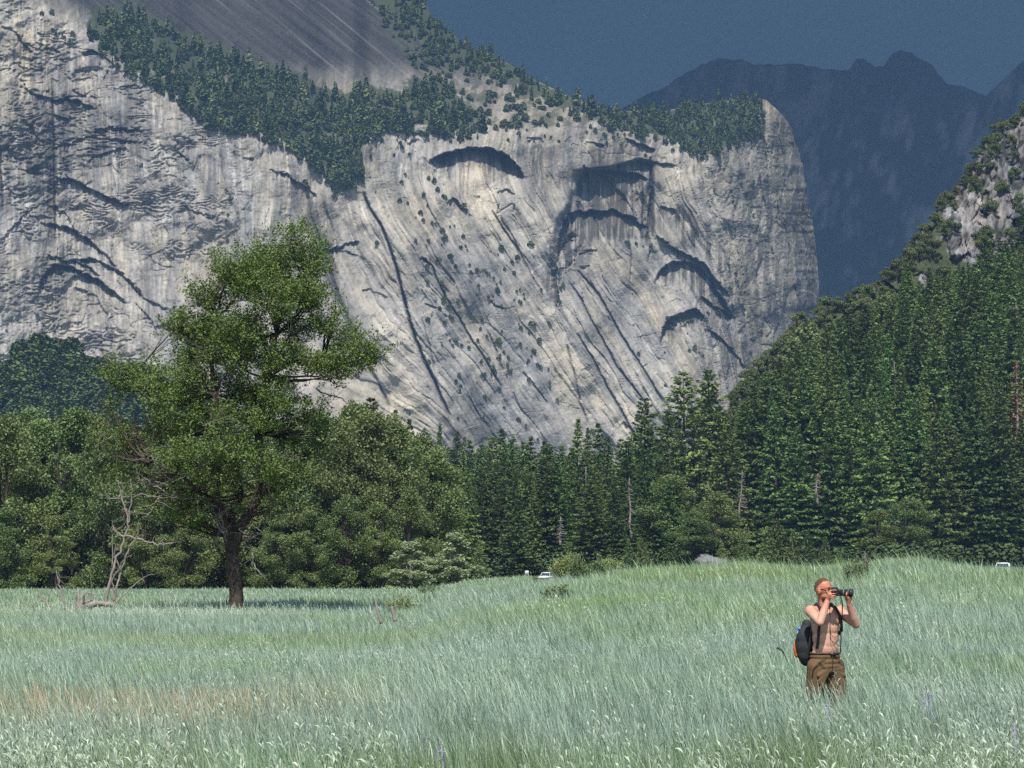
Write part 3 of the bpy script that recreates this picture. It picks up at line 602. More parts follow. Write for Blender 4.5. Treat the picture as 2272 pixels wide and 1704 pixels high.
# ---------------------------------------------------------------- conifers
CON = tree_proto('conifer', lambda s: conifer(s, 40, r_ := [6.6, 7.6, 5.8, 8.2, 7.0, 5.4][s % 6], base=[.03, .06, .03, .10, .04, .06][s % 6], levels=[50, 46, 54, 44, 50, 56][s % 6], droop=[.35, .25, .45, .2, .3, .4][s % 6], shape=[.8, .65, .9, .6, .75, .95][s % 6], dens=2.3, leaf=1.12), m_bark, m_con, range(6))
YNG = tree_proto('young_conifer', lambda s: conifer(s, 10, 2.6, base=.02, levels=30, per=7, dens=1.7, leaf=.55, shape=.8), m_bark_g, m_con, [21, 22])
r = rng(77)
UZ = [(1000, 'beside the left grove'), (1130, 'near the road sign'), (1240, 'behind the white van'), (1350, 'behind flowering bushes'), (1450, 'beside tall fir group'), (1560, 'above the boulder'), (1660, 'just past the boulder'), (1760, 'before the photographer'), (1880, 'above the photographer'), (1990, 'before the grassy knoll'), (2110, 'above the grassy knoll'), (2190, 'above the far right car'), (9999, 'at the right edge')]
def uz(u):
    for a, b in UZ:
        if u < a: return b
def vz(v, top):
    if v > 1215: return 'valley floor'
    if v > 1080: return 'lowest slope'
    if v > 930: return 'lower hillside'
    if v > 760: return 'middle hillside'
    return 'upper hillside'
trees = []
# named tall ones that stand against the granite (u, top v, width factor, variant)
for u, vt, wf, k, Y in [(1430, 880, 1, 3, 560), (1480, 905, .9, 0, 540), (1520, 822, 1.15, 3, 590), (1560, 818, 1.2, 1, 600), (1590, 850, 1.1, 4, 620), (1275, 925, 1.0, 2, 570), (1330, 935, 1.05, 0, 560), (1300, 945, .9, 5, 580), (1395, 970, .9, 2, 545), (1240, 985, .9, 4, 590), (1110, 950, 1.0, 4, 600), (1130, 965, .9, 1, 610), (1165, 985, .8, 2, 610), (1015, 955, .9, 2, 640), (970, 935, .8, 5, 600), (1070, 985, .8, 3, 640), (1205, 975, .8, 0, 620), (1440, 930, 1, 1, 600), (1050, 1000, .9, 1, 600), (1180, 1010, .8, 3, 580), (870, 905, .8, 2, 400), (832, 880, .9, 3, 400), (775, 885, .8, 1, 400), (905, 925, .8, 0, 410), (1500, 960, 1, 4, 560)]:
    trees.append([u, vt, Y, wf, k])
# front ranks along the meadow
for u in np.arange(985, 1500, 26):
    for rk in range(3):
        uu = u+r.uniform(-12, 12); vt = [1045, 1010, 1000][rk]+r.uniform(-35, 35)+(40 if uu > 1380 and rk == 0 else 0); trees.append([uu, vt, [470, 520, 560][rk]+r.uniform(-15, 15), r.uniform(.8, 1.15), r.randint(6)])
# hillside
rows_ = np.arange(1250, 640, -34)
for kk_, vb_ in enumerate(rows_):
    for u in np.arange(1480, 2330, 74-16*(kk_ < 3)):
        uu = u+r.uniform(-20, 20)+(26 if kk_ % 2 else 0); vv = vb_+r.uniform(-14, 14)
        lim = np.interp(uu, HS[:, 0], HS[:, 1])
        if vv < lim+95+60*(uu < 1700): continue
        if (abs(uu-2230) < 60 and vv < 560) or (abs(uu-2150) < 50 and vv < 610): continue
        if (abs(uu-1815) < 34 and 740 < vv < 935) or (abs(uu-1735) < 24 and 760 < vv < 900): continue
        Y = float(hillY(np.array([uu]), np.array([vv]))[0]); hh = r.uniform(27, 45)*(1.0 if vv < 1150 else 1.05)
        vt = vv-hh*F/Y
        lim2 = np.interp(uu, HS[:, 0], HS[:, 1])-8
        lim2 = max(lim2+26, (600-(uu-2040)*.42) if uu > 2030 else 0)
        if vt < lim2: vt = lim2+r.uniform(0, 45)
        if vv-vt < 60: continue
        trees.append([uu, vt, Y, r.uniform(.85, 1.2), r.randint(6), vv])
for u, vb_, hh in [(2250, 690, 22), (2200, 700, 22), (2270, 560, 15), (2150, 730, 20), (2185, 610, 9), (2232, 600, 9)]:
    Y = float(hillY(np.array([u]), np.array([vb_]))[0]); trees.append([u, vb_-hh*F/Y, Y, 1.1, r.randint(6), vb_])
items = []
for t in trees:
    u, vt, Y, wf, k = t[:5]
    if len(t) == 6: p = P(u, t[5], Y); z0 = p[2]-.5
    else: z0 = float(ground(P(u, 1250, Y)[0], Y))
    p = P(u, vt, Y); h = p[2]-z0; items.append((u, t[5] if len(t) == 6 else 1240, float(p[0]), Y, z0, h, wf, k))
items.sort(key=lambda q: q[0]); cnt = {}
tot = {}
for q in items: tot[(uz(q[0]), vz(q[1], 0))] = tot.get((uz(q[0]), vz(q[1], 0)), 0)+1
for u, vb_, x, Y, z0, h, wf, k in items:
    key = (uz(u), vz(vb_, 0)); c = cnt.get(key, 0); cnt[key] = c+1
    look = ['narrow', 'full', 'slim', 'broad', 'shaggy', 'pointed'][k]
    lab = f'{look} conifer on {key[1]}, {ordl(c)} {key[0]}' if tot[key] > 1 else f'{look} conifer on the {key[1]} {key[0]}'
    s = h/40; place('conifer_tree', CON[k], (x, Y, z0), s*wf*1.12*(.75+.25/s if s < 1 else 1), r.uniform(0, 6.28), lab, 'tree', 'conifers of the valley forest and hillside', sz=s)
# young bright conifers at the foot of the forest
for i, (u, vt, w_) in enumerate([(1395, 1195, 1), (1425, 1190, 1), (1700, 1168, 1.1), (1725, 1150, 1.2), (1760, 1175, 1), (1790, 1180, 1), (1830, 1190, 1), (1650, 1190, 1.1), (1860, 1215, .9), (1065, 1200, 1.1), (1600, 1200, 1)]):
    Y = 445; z0 = float(ground(P(u, 1250, Y)[0], Y)); p = P(u, vt, Y); h = p[2]-z0
    place('young_conifer', YNG[i % 2], (p[0], Y, z0), h/10*w_, r.uniform(0, 6), f'small bright young conifer at the forest foot, {ORD[sorted([1395,1425,1700,1725,1760,1790,1830,1650,1860,1065,1600]).index(u)]}', 'tree', 'young conifers at the forest foot', sz=h/10)
# ---------------------------------------------------------------- dead snags
def snag(u, vt, vb_, Y, seed, label, bare=.5):
    rr = rng(seed); z0 = P(u, vb_, Y); p = P(u, vt, Y); h = float(p[2]-z0[2]); e = empty('dead_snag', tuple(z0), label, 'dead tree', 'bare grey snags in the forest')
    A = Acc(); n = 9; z = np.linspace(0, 1, n); ln = np.cumsum(rr.normal(0, .12, (n, 2)), 0); A.add(*tube(np.stack([ln[:, 0], ln[:, 1], z*h], -1), .24*(1-z)+.06, 6)); A.obj('trunk', m_dead, e, True)
    B = Acc()
    for k in range(46):
        t = rr.uniform(.25, .97); a = rr.uniform(0, 6.28); L = (1-t)*h*.17*rr.uniform(.4, 1.2)+.5; b = np.array([np.interp(t, z, ln[:, 0]), np.interp(t, z, ln[:, 1]), t*h]); B.add(*tube(limb(b, b+np.array([L*math.cos(a), L*math.sin(a), -L*.25]), rr, .1, 4), [.09, .07, .05, .03], 3, False))
    B.obj('bare_branches', m_dead, e)
for a in [(1638, 1045, 1150, 462, 1, 'pale dead spire in front of green trees right of the boulder'), (1950, 885, 1010, 560, 2, 'bare dead trunk beside bright green tree above the photographer'), (2095, 735, 880, 640, 3, 'grey snag with pale side branches high on the hillside'), (1988, 800, 930, 610, 4, 'thin grey snag left of the branchy snag on the hillside'), (2258, 670, 860, 640, 5, 'tall bare pole near the right edge of the hillside'), (1297, 1035, 1190, 462, 6, 'pale trunk rising over the flowering bushes'), (1241, 1148, 1210, 440, 7, 'short broken grey snag behind the white car'), (1402, 1060, 1200, 462, 8, 'thin bare stem left of the tall fir group'), (1815, 1050, 1120, 455, 9, 'pale trunk in the dark gap left of the photographer')]: snag(*a)
# rusty dead conifer crowns
for i, (u, vt, vb_) in enumerate([(1878, 700, 800), (2262, 800, 1180)]):
    Y = float(hillY(np.array([u]), np.array([vb_]))[0]); z0 = P(u, vb_, Y); h = float(P(u, vt, Y)[2]-z0[2]); T, (V, Q, va) = conifer(90+i, 40, 4.5, dens=.5, leaf=.9); tv, tf, ta = T.out()
    e = empty('dying_conifer', tuple(z0), ['rust brown dead conifer on the hillside crest', 'tall reddish brown dying conifer at the right edge'][i], 'tree'); e.scale = (h/40*1.3, h/40*1.3, h/40)
    link('trunk', mesh('trunk', tv, tf, m_bark_g, {'var': ta}), e); link('crown', mesh('crown', V, [Q], m_red, {'var': va}), e)
# ---------------------------------------------------------------- hillside oaks and crest shrubs
COT = tree_proto('cottonwood', lambda s: broadleaf(s, 26, [6.5, 7.5, 6.8, 6.0, 7.2][s % 5], 21000, .40, low=.07, nclump=44, stems=2+s % 2), m_bark, m_cot, [40, 41, 42, 43, 44])
OAK = tree_proto('hill_oak', lambda s: broadleaf(s, 10, 5.2, 5200, .55, low=.12, nclump=20, stems=2), m_bark_g, m_oak, [31, 32, 33])
lst = []
for u in np.arange(1610, 2300, 17):
    v = np.interp(u, HS[:, 0], HS[:, 1]); lst.append((u+r.uniform(-6, 6), v+r.uniform(2, 22), r.uniform(3.2, 6.5)))
    if r.rand() < .75: lst.append((u+r.uniform(-9, 9), v+r.uniform(30, 65), r.uniform(3.5, 7.5)))
lst += [(2020, 600, 8), (1990, 620, 7), (2060, 560, 7), (2225, 430, 6), (2200, 470, 6), (2250, 400, 5), (2170, 440, 6), (2110, 520, 7), (2190, 545, 7), (2265, 470, 7), (2225, 800, 12), (2200, 830, 12), (2250, 760, 11), (2180, 560, 6), (2240, 540, 6), (2100, 640, 8), (2140, 660, 8), (2215, 340, 4), (2250, 350, 4)]
for _ in range(95):
    u = r.uniform(1600, 2275); v = r.uniform(700, 1200)
    if v > np.interp(u, HS[:, 0], HS[:, 1])+110: lst.append((u, v, r.uniform(9, 17)))
lst.sort(); n_ = len(lst)
for i, (u, v, h) in enumerate(lst):
    Y = float(hillY(np.array([u]), np.array([v]))[0]); p = P(u, v, Y)
    nb = ['long crest left of the blue gap', 'crest over the granite column foot', 'shoulder below the dark far mountain', 'rocky shoulder', 'steep rocks at upper right'][min(4, int((u-1600)/140))]
    place('hill_oak', OAK[i % 3], (p[0], p[1], p[2]-.6), h/10*r.uniform(.95, 1.3), r.uniform(0, 6), f'rounded olive green scrub oak on the {nb}, number {i+1} along the crest' if False else f'{["low","small","rounded","bushy"][i%4]} scrub oak on the {nb}, {ordl(sum(1 for q in lst[:i] if min(4,int((q[0]-1600)/140))==min(4,int((u-1600)/140))))}', 'tree', 'scrub oaks along the hillside crest', sz=h/10)
# leafy trees among the conifers at the foot of the hill
for i, (u, vt, w_, lab) in enumerate([(1535, 1130, 1.2, 'yellow green leafy tree behind the grey boulder'), (1590, 1090, 1.1, 'taller leafy tree right of the boulder, left of the pale dead spire'), (1495, 1050, 1.0, 'bright yellow green tree below the tall fir group'), (1950, 1130, 1.2, 'leafy green tree at the forest edge above the photographer'), (2010, 1100, 1.1, 'leafy green tree left of the grassy knoll'), (1470, 1170, 1, 'low leafy tree left of the grey boulder')]):
    Y = 450+7*i; z0 = float(ground(P(u, 1250, Y)[0], Y)); p = P(u, vt, Y); h = p[2]-z0
    place('leafy_tree', COT[i % 5], (p[0], Y, z0), h/26*w_*1.5, i*1.3, lab, 'tree', None, sz=h/26)
# ---------------------------------------------------------------- cottonwood grove on the left
cw = []
for u, vt, Y in [(-40, 905, 300), (30, 915, 290), (100, 925, 300), (165, 905, 295), (235, 930, 285), (300, 960, 305), (365, 985, 300), (430, 970, 310), (500, 960, 300), (570, 950, 310), (640, 925, 305), (705, 905, 300), (760, 930, 295), (820, 905, 300), (870, 925, 305), (925, 950, 310), (955, 985, 315),
                 (0, 925, 340), (70, 900, 345), (140, 915, 340), (210, 900, 345), (280, 930, 350), (350, 960, 345), (420, 940, 350), (490, 940, 345), (560, 930, 350), (630, 920, 350), (690, 900, 345), (745, 915, 350), (800, 895, 352), (850, 910, 345), (900, 925, 350), (945, 960, 350),
                 (20, 1120, 280), (120, 1140, 278), (330, 1110, 280), (410, 1130, 280), (620, 1120, 283), (690, 1130, 284), (770, 1090, 285), (850, 1110, 286), (910, 1080, 288)]: cw.append((u+r.uniform(-8, 8), vt+r.uniform(-8, 8), Y))
cw.sort(key=lambda q: (q[2] < 289, q[2] > 330, q[0]))
groupname = {(False, False): 'front row of the left grove', (False, True): 'rear row of the left grove', (True, False): 'low fringe of the left grove'}
cc = {}
for i, (u, vt, Y) in enumerate(cw):
    z0 = float(ground(P(u, 1300, Y)[0], Y))-.1; p = P(u, vt, Y); h = p[2]-z0; g = groupname[(Y < 289, Y > 330)]; c = cc.get(g, 0); cc[g] = c+1
    place('cottonwood_tree', COT[i % 5], (p[0], Y, z0), (h/26)**.6*(.98 if Y > 289 else .85), r.uniform(0, 6.28), f'leafy cottonwood in the {g}, {ordl(c)}', 'tree', 'cottonwoods of the left grove', sz=h/26)
YC = tree_proto('young_cottonwood', lambda s: broadleaf(s, 26, 7.5, 9000, .9, low=.04, nclump=30, stems=2), m_bark_g, m_pale, [48, 49])
# young poplars and meadow-edge bushes
for u, vt, Y, w_, lab in [(912, 1205, 255, 1.0, 'small wind blown pale green tree at the grove corner, wider left one'), (1010, 1185, 262, .85, 'small upright pale green tree right of the grove, pointed top'), (950, 1235, 262, .9, 'low pale green sapling between the two small trees')]:
    z0 = float(ground(P(u, 1300, Y)[0], Y)); p = P(u, vt, Y); h = p[2]-z0; place('young_cottonwood', YC[1] if u == 950 else YC[0], (p[0], Y, z0), h/26*1.9*w_, u, lab, 'tree', 'young trees at the corner of the grove', sz=h/26)
# ---------------------------------------------------------------- masses of far trees (nobody could count them)
def lowcon(seed):
    rr = rng(seed); C = []; Va = []; S = []
    for k in range(15):
        t = .06+.92*k/15; Rk = .17*(1-t)**.8+.012
        for q in range(5): a = k*2.1+q*1.257+rr.uniform(-.3, .3); C.append((Rk*.62*math.cos(a), Rk*.62*math.sin(a), t-.25*Rk)); Va.append(rr.uniform(.2, .8)); S.append(Rk*1.25+.03)
    V, Q = leaves(np.array(C), np.array(S), rr, up=.25, asp=.8); return V, Q, np.repeat(Va, 4)
def lowoak(seed, n=150, sz=.26):
    rr = rng(seed); d = unit(n, rr); d[:, 2] = np.abs(d[:, 2]); C = d*np.array([.5, .5, .8])*rr.uniform(.65, 1.05, (n, 1))+np.array([0, 0, .15]); V, Q = leaves(C, sz*rr.uniform(.7, 1.3, n), rr, up=.3, asp=.8); return V, Q, np.repeat(rr.uniform(.2, .8, n), 4)
def stamp(name, protos, pts, H, W, r, mt, kind='stuff', tv=.25):
    Vs, Fs, As = [], [], []; off = 0
    for i, p in enumerate(pts):
        V, Q, a = protos[i % len(protos)]; th = r.uniform(0, 6.28); c, s = math.cos(th), math.sin(th)
        v = np.stack([(V[:, 0]*c-V[:, 1]*s)*W[i], (V[:, 0]*s+V[:, 1]*c)*W[i], V[:, 2]*H[i]], -1)+p; Vs.append(v); Fs.append(Q+off); off += len(V); As.append(np.clip(a+r.uniform(-tv, tv), 0, 1))
    o = link(name, mesh(name, np.concatenate(Vs), [np.concatenate(Fs)], mt, {'var': np.concatenate(As)})); tag(o, kind=kind); return o
def scatter(poly, n, r):
    poly = np.asarray(poly, float); lo, hi = poly.min(0), poly.max(0); u = r.uniform(lo[0], hi[0], n*6); v = r.uniform(lo[1], hi[1], n*6); m = pinp(u, v, poly); return u[m][:n], v[m][:n]
LC = [lowcon(s) for s in range(5)]; LO = [lowoak(s) for s in range(4)]
r = rng(99)
U1, V1 = scatter(LEDGE, 2600, r); U2, V2 = scatter(CREST, 1000, r); 
U3, V3 = scatter(BRUSH, 150, r)
# extra ranks right at the skyline
U5, V5 = scatter([(1390, 235), (1690, 220), (1695, 300), (1560, 350), (1500, 315)], 380, r); U2 = np.concatenate([U2, U5]); V2 = np.concatenate([V2, V5-8])
U4 = r.uniform(955, 1690, 150); V4 = np.interp(U4, RIDGE[:, 0], RIDGE[:, 1])+r.uniform(2, 14, 150)
u = np.concatenate([U1, U2, U4]); v = np.concatenate([V1+18, V2+12, V4]); v = np.minimum(v, np.maximum(np.interp(u, RIM[:, 0], RIM[:, 1])+12, v*0+0)+0*v+np.where(u > 800, 400, 0)); Yw = wallY(u, v); pts = P(u, v, Yw-2)
hh = 6+15*r.rand(len(u))**1.7*np.where(u > 1390, .72, 1)*np.where(np.arange(len(u)) >= len(U1), .85, 1); hh[r.rand(len(u)) < .5] *= .55
kp = (fbm(u/22, v/12, 121, 3)+.12*(r.rand(len(u))-.5) > -.09-.1*(v > 250)); u, v, hh, pts = u[kp], v[kp], hh[kp], pts[kp]; io = np.arange(len(u)) % 8 >= 5; hh = np.where(io, hh*.40, hh*1.1)
stamp('ledge_forest', LC+LO[:3], pts, hh, hh*r.uniform(.9, 1.5, len(u)), r, m_ledge, tv=.4)
u, v = U3, V3; pts = P(u, v, wallY(u, v)-1); hh = r.uniform(3, 8, len(u)); 
# shrubs dotted over the granite face
def blob(cx, cyy, su, sv, n, lean=.5): d = r.normal(size=(n, 2)); return np.stack([cx+d[:, 0]*su+d[:, 1]*sv*lean, cyy+d[:, 1]*sv], -1)
S = np.concatenate([blob(1080, 700, 70, 150, 90), blob(1020, 560, 40, 60, 14), blob(1130, 640, 50, 60, 16), blob(1010, 760, 25, 70, 22), blob(1230, 860, 22, 60, 10), blob(1080, 1000, 90, 40, 36, 0), blob(1040, 880, 40, 70, 20), blob(1660, 420, 50, 90, 30, 0), blob(1640, 640, 50, 120, 26, 0), blob(1560, 850, 50, 60, 14, 0), blob(1530, 710, 34, 7, 34, 0), blob(1240, 640, 6, 25, 8, -.1), blob(600, 470, 140, 60, 8, 0), blob(900, 400, 60, 60, 12), blob(960, 480, 30, 30, 7), blob(500, 480, 5, 40, 6, 0), blob(970, 430, 14, 14, 6), blob(110, 60, 20, 16, 10, .3), blob(150, 85, 20, 8, 8, .3), blob(430, 255, 14, 8, 10, 0), blob(1390, 545, 30, 4, 6, 0), blob(1250, 300, 150, 14, 40, 0), blob(1450, 300, 80, 18, 40, 0), blob(880, 300, 60, 14, 30, 0), blob(200, 700, 150, 90, 6, 0)])
S = S[r.rand(len(S)) < .7]; hs = r.uniform(1.8, 4.6, len(S))*np.where(r.rand(len(S)) < .25, 1.5, 1)
ok = (S[:, 1] > np.interp(S[:, 0], RIDGE[:, 0], RIDGE[:, 1])+6); S = S[ok]; hs = hs[ok]
pts = np.concatenate([pts, P(S[:, 0], S[:, 1], wallY(S[:, 0], S[:, 1])-1)]); hh = np.concatenate([hh, hs])
stamp('cliff_shrubs', LO, pts, hh, hh*r.uniform(.7, 1.2, len(hh)), r, m_ledge)
# oaks covering the left hill
n = 1500; u = r.uniform(-200, 620, n); tt = r.rand(n); top = np.interp(u, OH[:, 0], OH[:, 1]); v = top+tt*(1130-top)
c_ = np.clip(np.searchsorted(ous, u), 0, len(ous)-1); ri = np.clip(((v-otop[c_])/(ovb-otop[c_])*(orows-1)).astype(int), 0, orows-1); pts = P(u, v, oY[ri, c_]-1)
hh = r.uniform(5, 10, n); stamp('hill_oak_forest', [lowoak(80+s, 300, .17) for s in range(4)], pts, hh, hh*1.5, r, m_blue)
# dark low undergrowth at the feet of grove and forest
n = 900; u = r.uniform(-150, 2350, n); Y = np.where(u < 975, r.uniform(325, 375, n), r.uniform(455, 500, n)); x = (u-1136)/F*Y; pts = np.stack([x, Y, ground(x, Y)], -1); hh = r.uniform(2, 5.5, n)
stamp('undergrowth', [lowoak(70+s, 420, .13) for s in range(3)], pts, hh, hh*1.6, r, mat('leaf_under', (.05, .075, .03), .8, .1, var=.5))
# ================================================================ the lone meadow tree
def build_hero():
    r = rng(3); Y0 = 115.0; B = P(522, 1355, Y0); bz = float(ground(B[0], Y0)); base = np.array([B[0], Y0, bz])
    def L(u, v, dy=0.0): return P(u, v, Y0+dy)-base
    cl = [(655,535,38,30),(625,580,40,30),(690,595,42,36),(570,590,50,30),(500,612,50,30),(540,640,62,38),(465,660,42,28),(615,660,66,42),(695,665,42,40),(400,715,34,20),(450,735,56,30),(540,735,70,38),(635,740,70,38),(725,735,40,30),(775,768,36,24),(812,790,32,26),(840,785,14,14),(700,790,66,34),(600,800,70,30),(505,790,66,34),(430,785,44,26),(425,825,34,18),(755,825,40,22),(722,846,30,12),(490,845,44,14),(385,745,22,14),(745,680,16,14),(730,640,12,12),
          (235,812,26,7),(275,822,34,10),(325,838,42,18),(430,880,60,28),(345,880,60,26),(540,880,66,24),(620,895,56,26),(560,925,76,32),(465,935,76,32),(375,945,68,32),(300,950,54,30),(640,955,52,32),(505,995,84,32),(405,1015,76,32),(320,1035,54,32),(620,1020,60,34),(280,1000,44,26),(460,1075,70,26),(385,1095,60,26),(600,1085,50,28),(240,905,22,20),(330,1075,60,30),(300,960,60,30),(420,1140,50,20),(600,1130,40,20),(680,930,46,30),(700,960,40,26),(250,1040,30,26),(640,1060,44,26),(520,1060,70,26),(350,1130,40,16),(250,850,34,16),(400,850,50,22),(520,862,50,18),(600,860,40,14),(560,1140,34,14),(435,1150,44,14),(690,1000,36,24),(225,970,26,18)]
    den = [1]*28+[.7]*21+[.5]*6
    C = []; px = Y0/F
    for k, (u, v, ru, rv) in enumerate(cl):
        for m in range(3 if ru > 30 else 1):
            dy = r.uniform(-1, 1)*min(4.2, ru*px*2.3); p = L(u+r.uniform(-10, 10), v+r.uniform(-12, 12), dy)
            C.append((*p, ru*px*1.0, ru*px*1.15, rv*px*1.45, (den[k] if k < len(den) else .6)))
    C = np.array(C)
    wgt = C[:, 3]*C[:, 5]*C[:, 6]; nt_ = 5600; ci = r.choice(len(C), nt_, p=wgt/wgt.sum()); d = unit(nt_, r); d[:, 2] = d[:, 2]*.8+.20; tl = r.uniform(.55, 1.25, nt_)
    s0 = C[ci, :3]+d*C[ci, 3:6]*r.uniform(.05, .75, (nt_, 1)); keep = fbm(s0[:, 0]/1.5+s0[:, 2]*.4, s0[:, 2]/1.0, 21, 2)+.10*fbm(s0[:, 1]/2, s0[:, 2], 22, 2) > -.085; s0, d, tl = s0[keep], d[keep], tl[keep]; nt_ = len(s0); m_ = 36
    tt = r.uniform(.1, 1, (nt_, m_)); cen = s0[:, None]+d[:, None]*(tl[:, None]*tt)[..., None]; cen[..., 2] += .18*tt**2*tl[:, None]; cen += r.normal(0, 1, cen.shape)*(.05+.13*(1-tt))[..., None]
    vt = np.clip(.5+.22*(r.rand(nt_)-.5)[:, None]+.14*r.normal(size=tt.shape)+.12*(tt-.5), 0, 1)
    V, Q = leaves(cen.reshape(-1, 3), .118*r.uniform(.65, 1.3, nt_*m_), r, up=.32, asp=.6); va = np.repeat(vt.ravel(), 4)
    TW = [(s0[i], s0[i]+d[i]*tl[i]*.95+np.array([0, 0, .16*tl[i]])) for i in range(0, nt_, 3)]
    root = empty('meadow_tree', tuple(base), 'tall lone leafy tree standing in the meadow on the left', 'tree')
    T = Acc()
    main = [L(523,1362), L(523,1320), L(520,1270), L(516,1225), L(522,1190), L(552,1140), L(580,1090), L(580,1030), L(574,960), L(582,900,.5), L(590,840,.5), L(612,740), L(640,630), L(655,540)]
    rm = [.42,.36,.335,.345,.33,.25,.235,.22,.2,.17,.15,.11,.07,.03]
    l2 = [L(516,1225), L(500,1170,-.4), L(480,1110,-1), L(478,1040,-1.4), L(470,960,-1.6), L(478,880,-1.2), L(468,800,-1), L(480,700,-.6), L(500,620,-.3)]
    r2 = [.3,.26,.24,.2,.17,.14,.11,.07,.03]
    l3 = [L(518,1200,.3), L(512,1140,.8), L(535,1100,1.2), L(520,1020,1.5), L(492,960,1.8), L(440,900,2), L(360,860,2.2), L(300,830,2), L(235,812,1.8)]
    r3 = [.24,.2,.18,.15,.12,.09,.06,.04,.015]
    l4 = [L(480,1110,-1), L(440,1085,-2), L(390,1050,-2.6), L(330,1020,-3)]
    l5 = [L(590,840,.5), L(650,800,1), L(720,790,1.2), L(800,792,1.2)]
    for q, rr in ((main, rm), (l2, r2), (l3, r3), (l4, [.14,.1,.07,.03]), (l5, [.1,.08,.05,.02])):
        q = np.array(q); t = np.linspace(0, len(q)-1, len(q)*4); qq = np.stack([np.interp(t, range(len(q)), q[:, k]) for k in range(3)], -1); qq[1:-1] = (qq[:-2]+qq[1:-1]*2+qq[2:])/4; qq[3:] += r.normal(0, .03, qq[3:].shape)
        T.add(*tube(qq, np.interp(t, range(len(q)), rr)*1.0, 10))
    sk = np.concatenate([np.array(main)[4:], np.array(l2)[2:], np.array(l3)[2:], np.array(l4)[1:], np.array(l5)[1:]])
    for c in C:
        d = np.linalg.norm(sk-c[:3], axis=1)+np.where(sk[:, 2] > c[2]+.3, 3.5, 0); s = sk[d.argmin()]; p = limb(s, c[:3], r, .14, 7); T.add(*tube(p, np.linspace(.075, .02, 7), 5, False))
        for _ in range(3):
            e = c[:3]+unit(1, r)[0]*c[3:6]*.9; T.add(*tube(limb(p[r.randint(2, 6)], e, r, .15, 5), np.linspace(.03, .012, 5), 3, False))
    T.obj('trunk', m_bark, root, True)
    link('crown', mesh('crown', V, [Q], m_leaf, {'var': va}), root)
    D = Acc()
    for a_, b_ in TW[::2]: D.add(*tube([a_-(b_-a_)*.5, a_, b_], [.02, .014, .007], 3, False))
    k = lambda *q: [L(x/2.765, 780+y/2.765, dy) for x, y, dy in q]
    bare = [k((1330,960,-1),(1230,895,-1.6),(1080,905,-2),(880,882,-2.4),(740,890,-2.6),(660,912,-2.8)), k((1230,895,-1.6),(1210,970,-2),(1130,1030,-2.2)), k((1400,1130,-.5),(1340,1080,-1),(1330,990,-1.4)), k((1390,1170,-.5),(1380,1080,-1),(1350,1010,-1.5),(1400,960,-1.5)), k((1500,1170,-.4),(1600,1110,-.9),(1540,1060,-1),(1470,1090,-1)), k((1490,1180,.1),(1540,1200,-.5),(1545,1300,-.8),(1600,1370,-1)), k((1640,950,0),(1750,1000,-.6),(1880,880,-1)), k((1100,905,-2),(1010,870,-2.3),(900,790,-2.5),(850,800,-2.6)), k((1600,800,0),(1720,700,-.6),(1810,660,-1)), k((1240,640,0),(1110,600,-1),(1100,700,-1)), k((860,500,0),(700,510,-1),(600,560,-1.2)), k((1180,760,-1),(1010,810,-2),(870,790,-2.2)), k((980,900,-2),(900,1000,-2.3)), k((1590,660,0),(1760,640,-1),(1830,655,-1.3)), k((1330,700,-.5),(1180,660,-1.4),(1110,605,-2)), k((1950,230,0),(2090,290,0),(2150,330,0)), k((760,960,-2.6),(800,1000,-2.6))]
    for q in bare:
        q = np.array(q); t = np.linspace(0, len(q)-1, len(q)*4); qq = np.stack([np.interp(t, range(len(q)), q[:, c]) for c in range(3)], -1)+r.normal(0, .05, (len(t), 3)); D.add(*tube(qq, np.linspace(.045, .014, len(t)), 5, False))
        for _ in range(9):
            s = qq[r.randint(2, len(qq))]; e = s+unit(1, r)[0]*np.array([1, .6, .8])*r.uniform(.4, 1.3); D.add(*tube(limb(s, e, r, .25, 5), np.linspace(.02, .008, 5), 3, False))
    for _ in range(190):
        s = sk[r.randint(len(sk))]
        e = s+unit(1, r)[0]*np.array([3, 2, 1.3])*r.uniform(.4, 1); D.add(*tube(limb(s, e, r, .25, 7), np.linspace(.022, .008, 7), 3, False))
    D.obj('bare_branches', m_dead, root)
build_hero()
# ---------------------------------------------------------------- dead sapling, stump, logs and sticks on the left
def sticks(name, label, cat, Y0, u0, v0, paths, mt=m_dead, group=None, twigs=5, seed=1, part=None):
    r = rng(seed); B = P(u0, v0, Y0); base = np.array([B[0], Y0, float(ground(B[0], Y0))]); A = Acc(); L = lambda x, y, dy=0: P(x/2.765, 780+y/2.765, Y0+dy)-base
    for pth, r0, r1 in paths:
        q = np.array([L(*p) for p in pth]); t = np.linspace(0, len(q)-1, len(q)*4); qq = np.stack([np.interp(t, range(len(q)), q[:, c]) for c in range(3)], -1); qq[1:-1] += r.normal(0, (.02+r0*.12)*(twigs > 0), (len(t)-2, 3)); A.add(*tube(qq, np.linspace(r0, r1, len(t)), 7))
        for _ in range(twigs):
            s = qq[r.randint(len(qq)//3, len(qq))]; e = s+unit(1, r)[0]*np.array([.8, .5, .7])*r.uniform(.3, .9); A.add(*tube(limb(s, e, r, .25, 4), np.linspace(min(.016, r1), .006, 4), 3, False))
    o = A.obj(name, mt, None, True, tuple(base)); tag(o, label, cat, group); return o
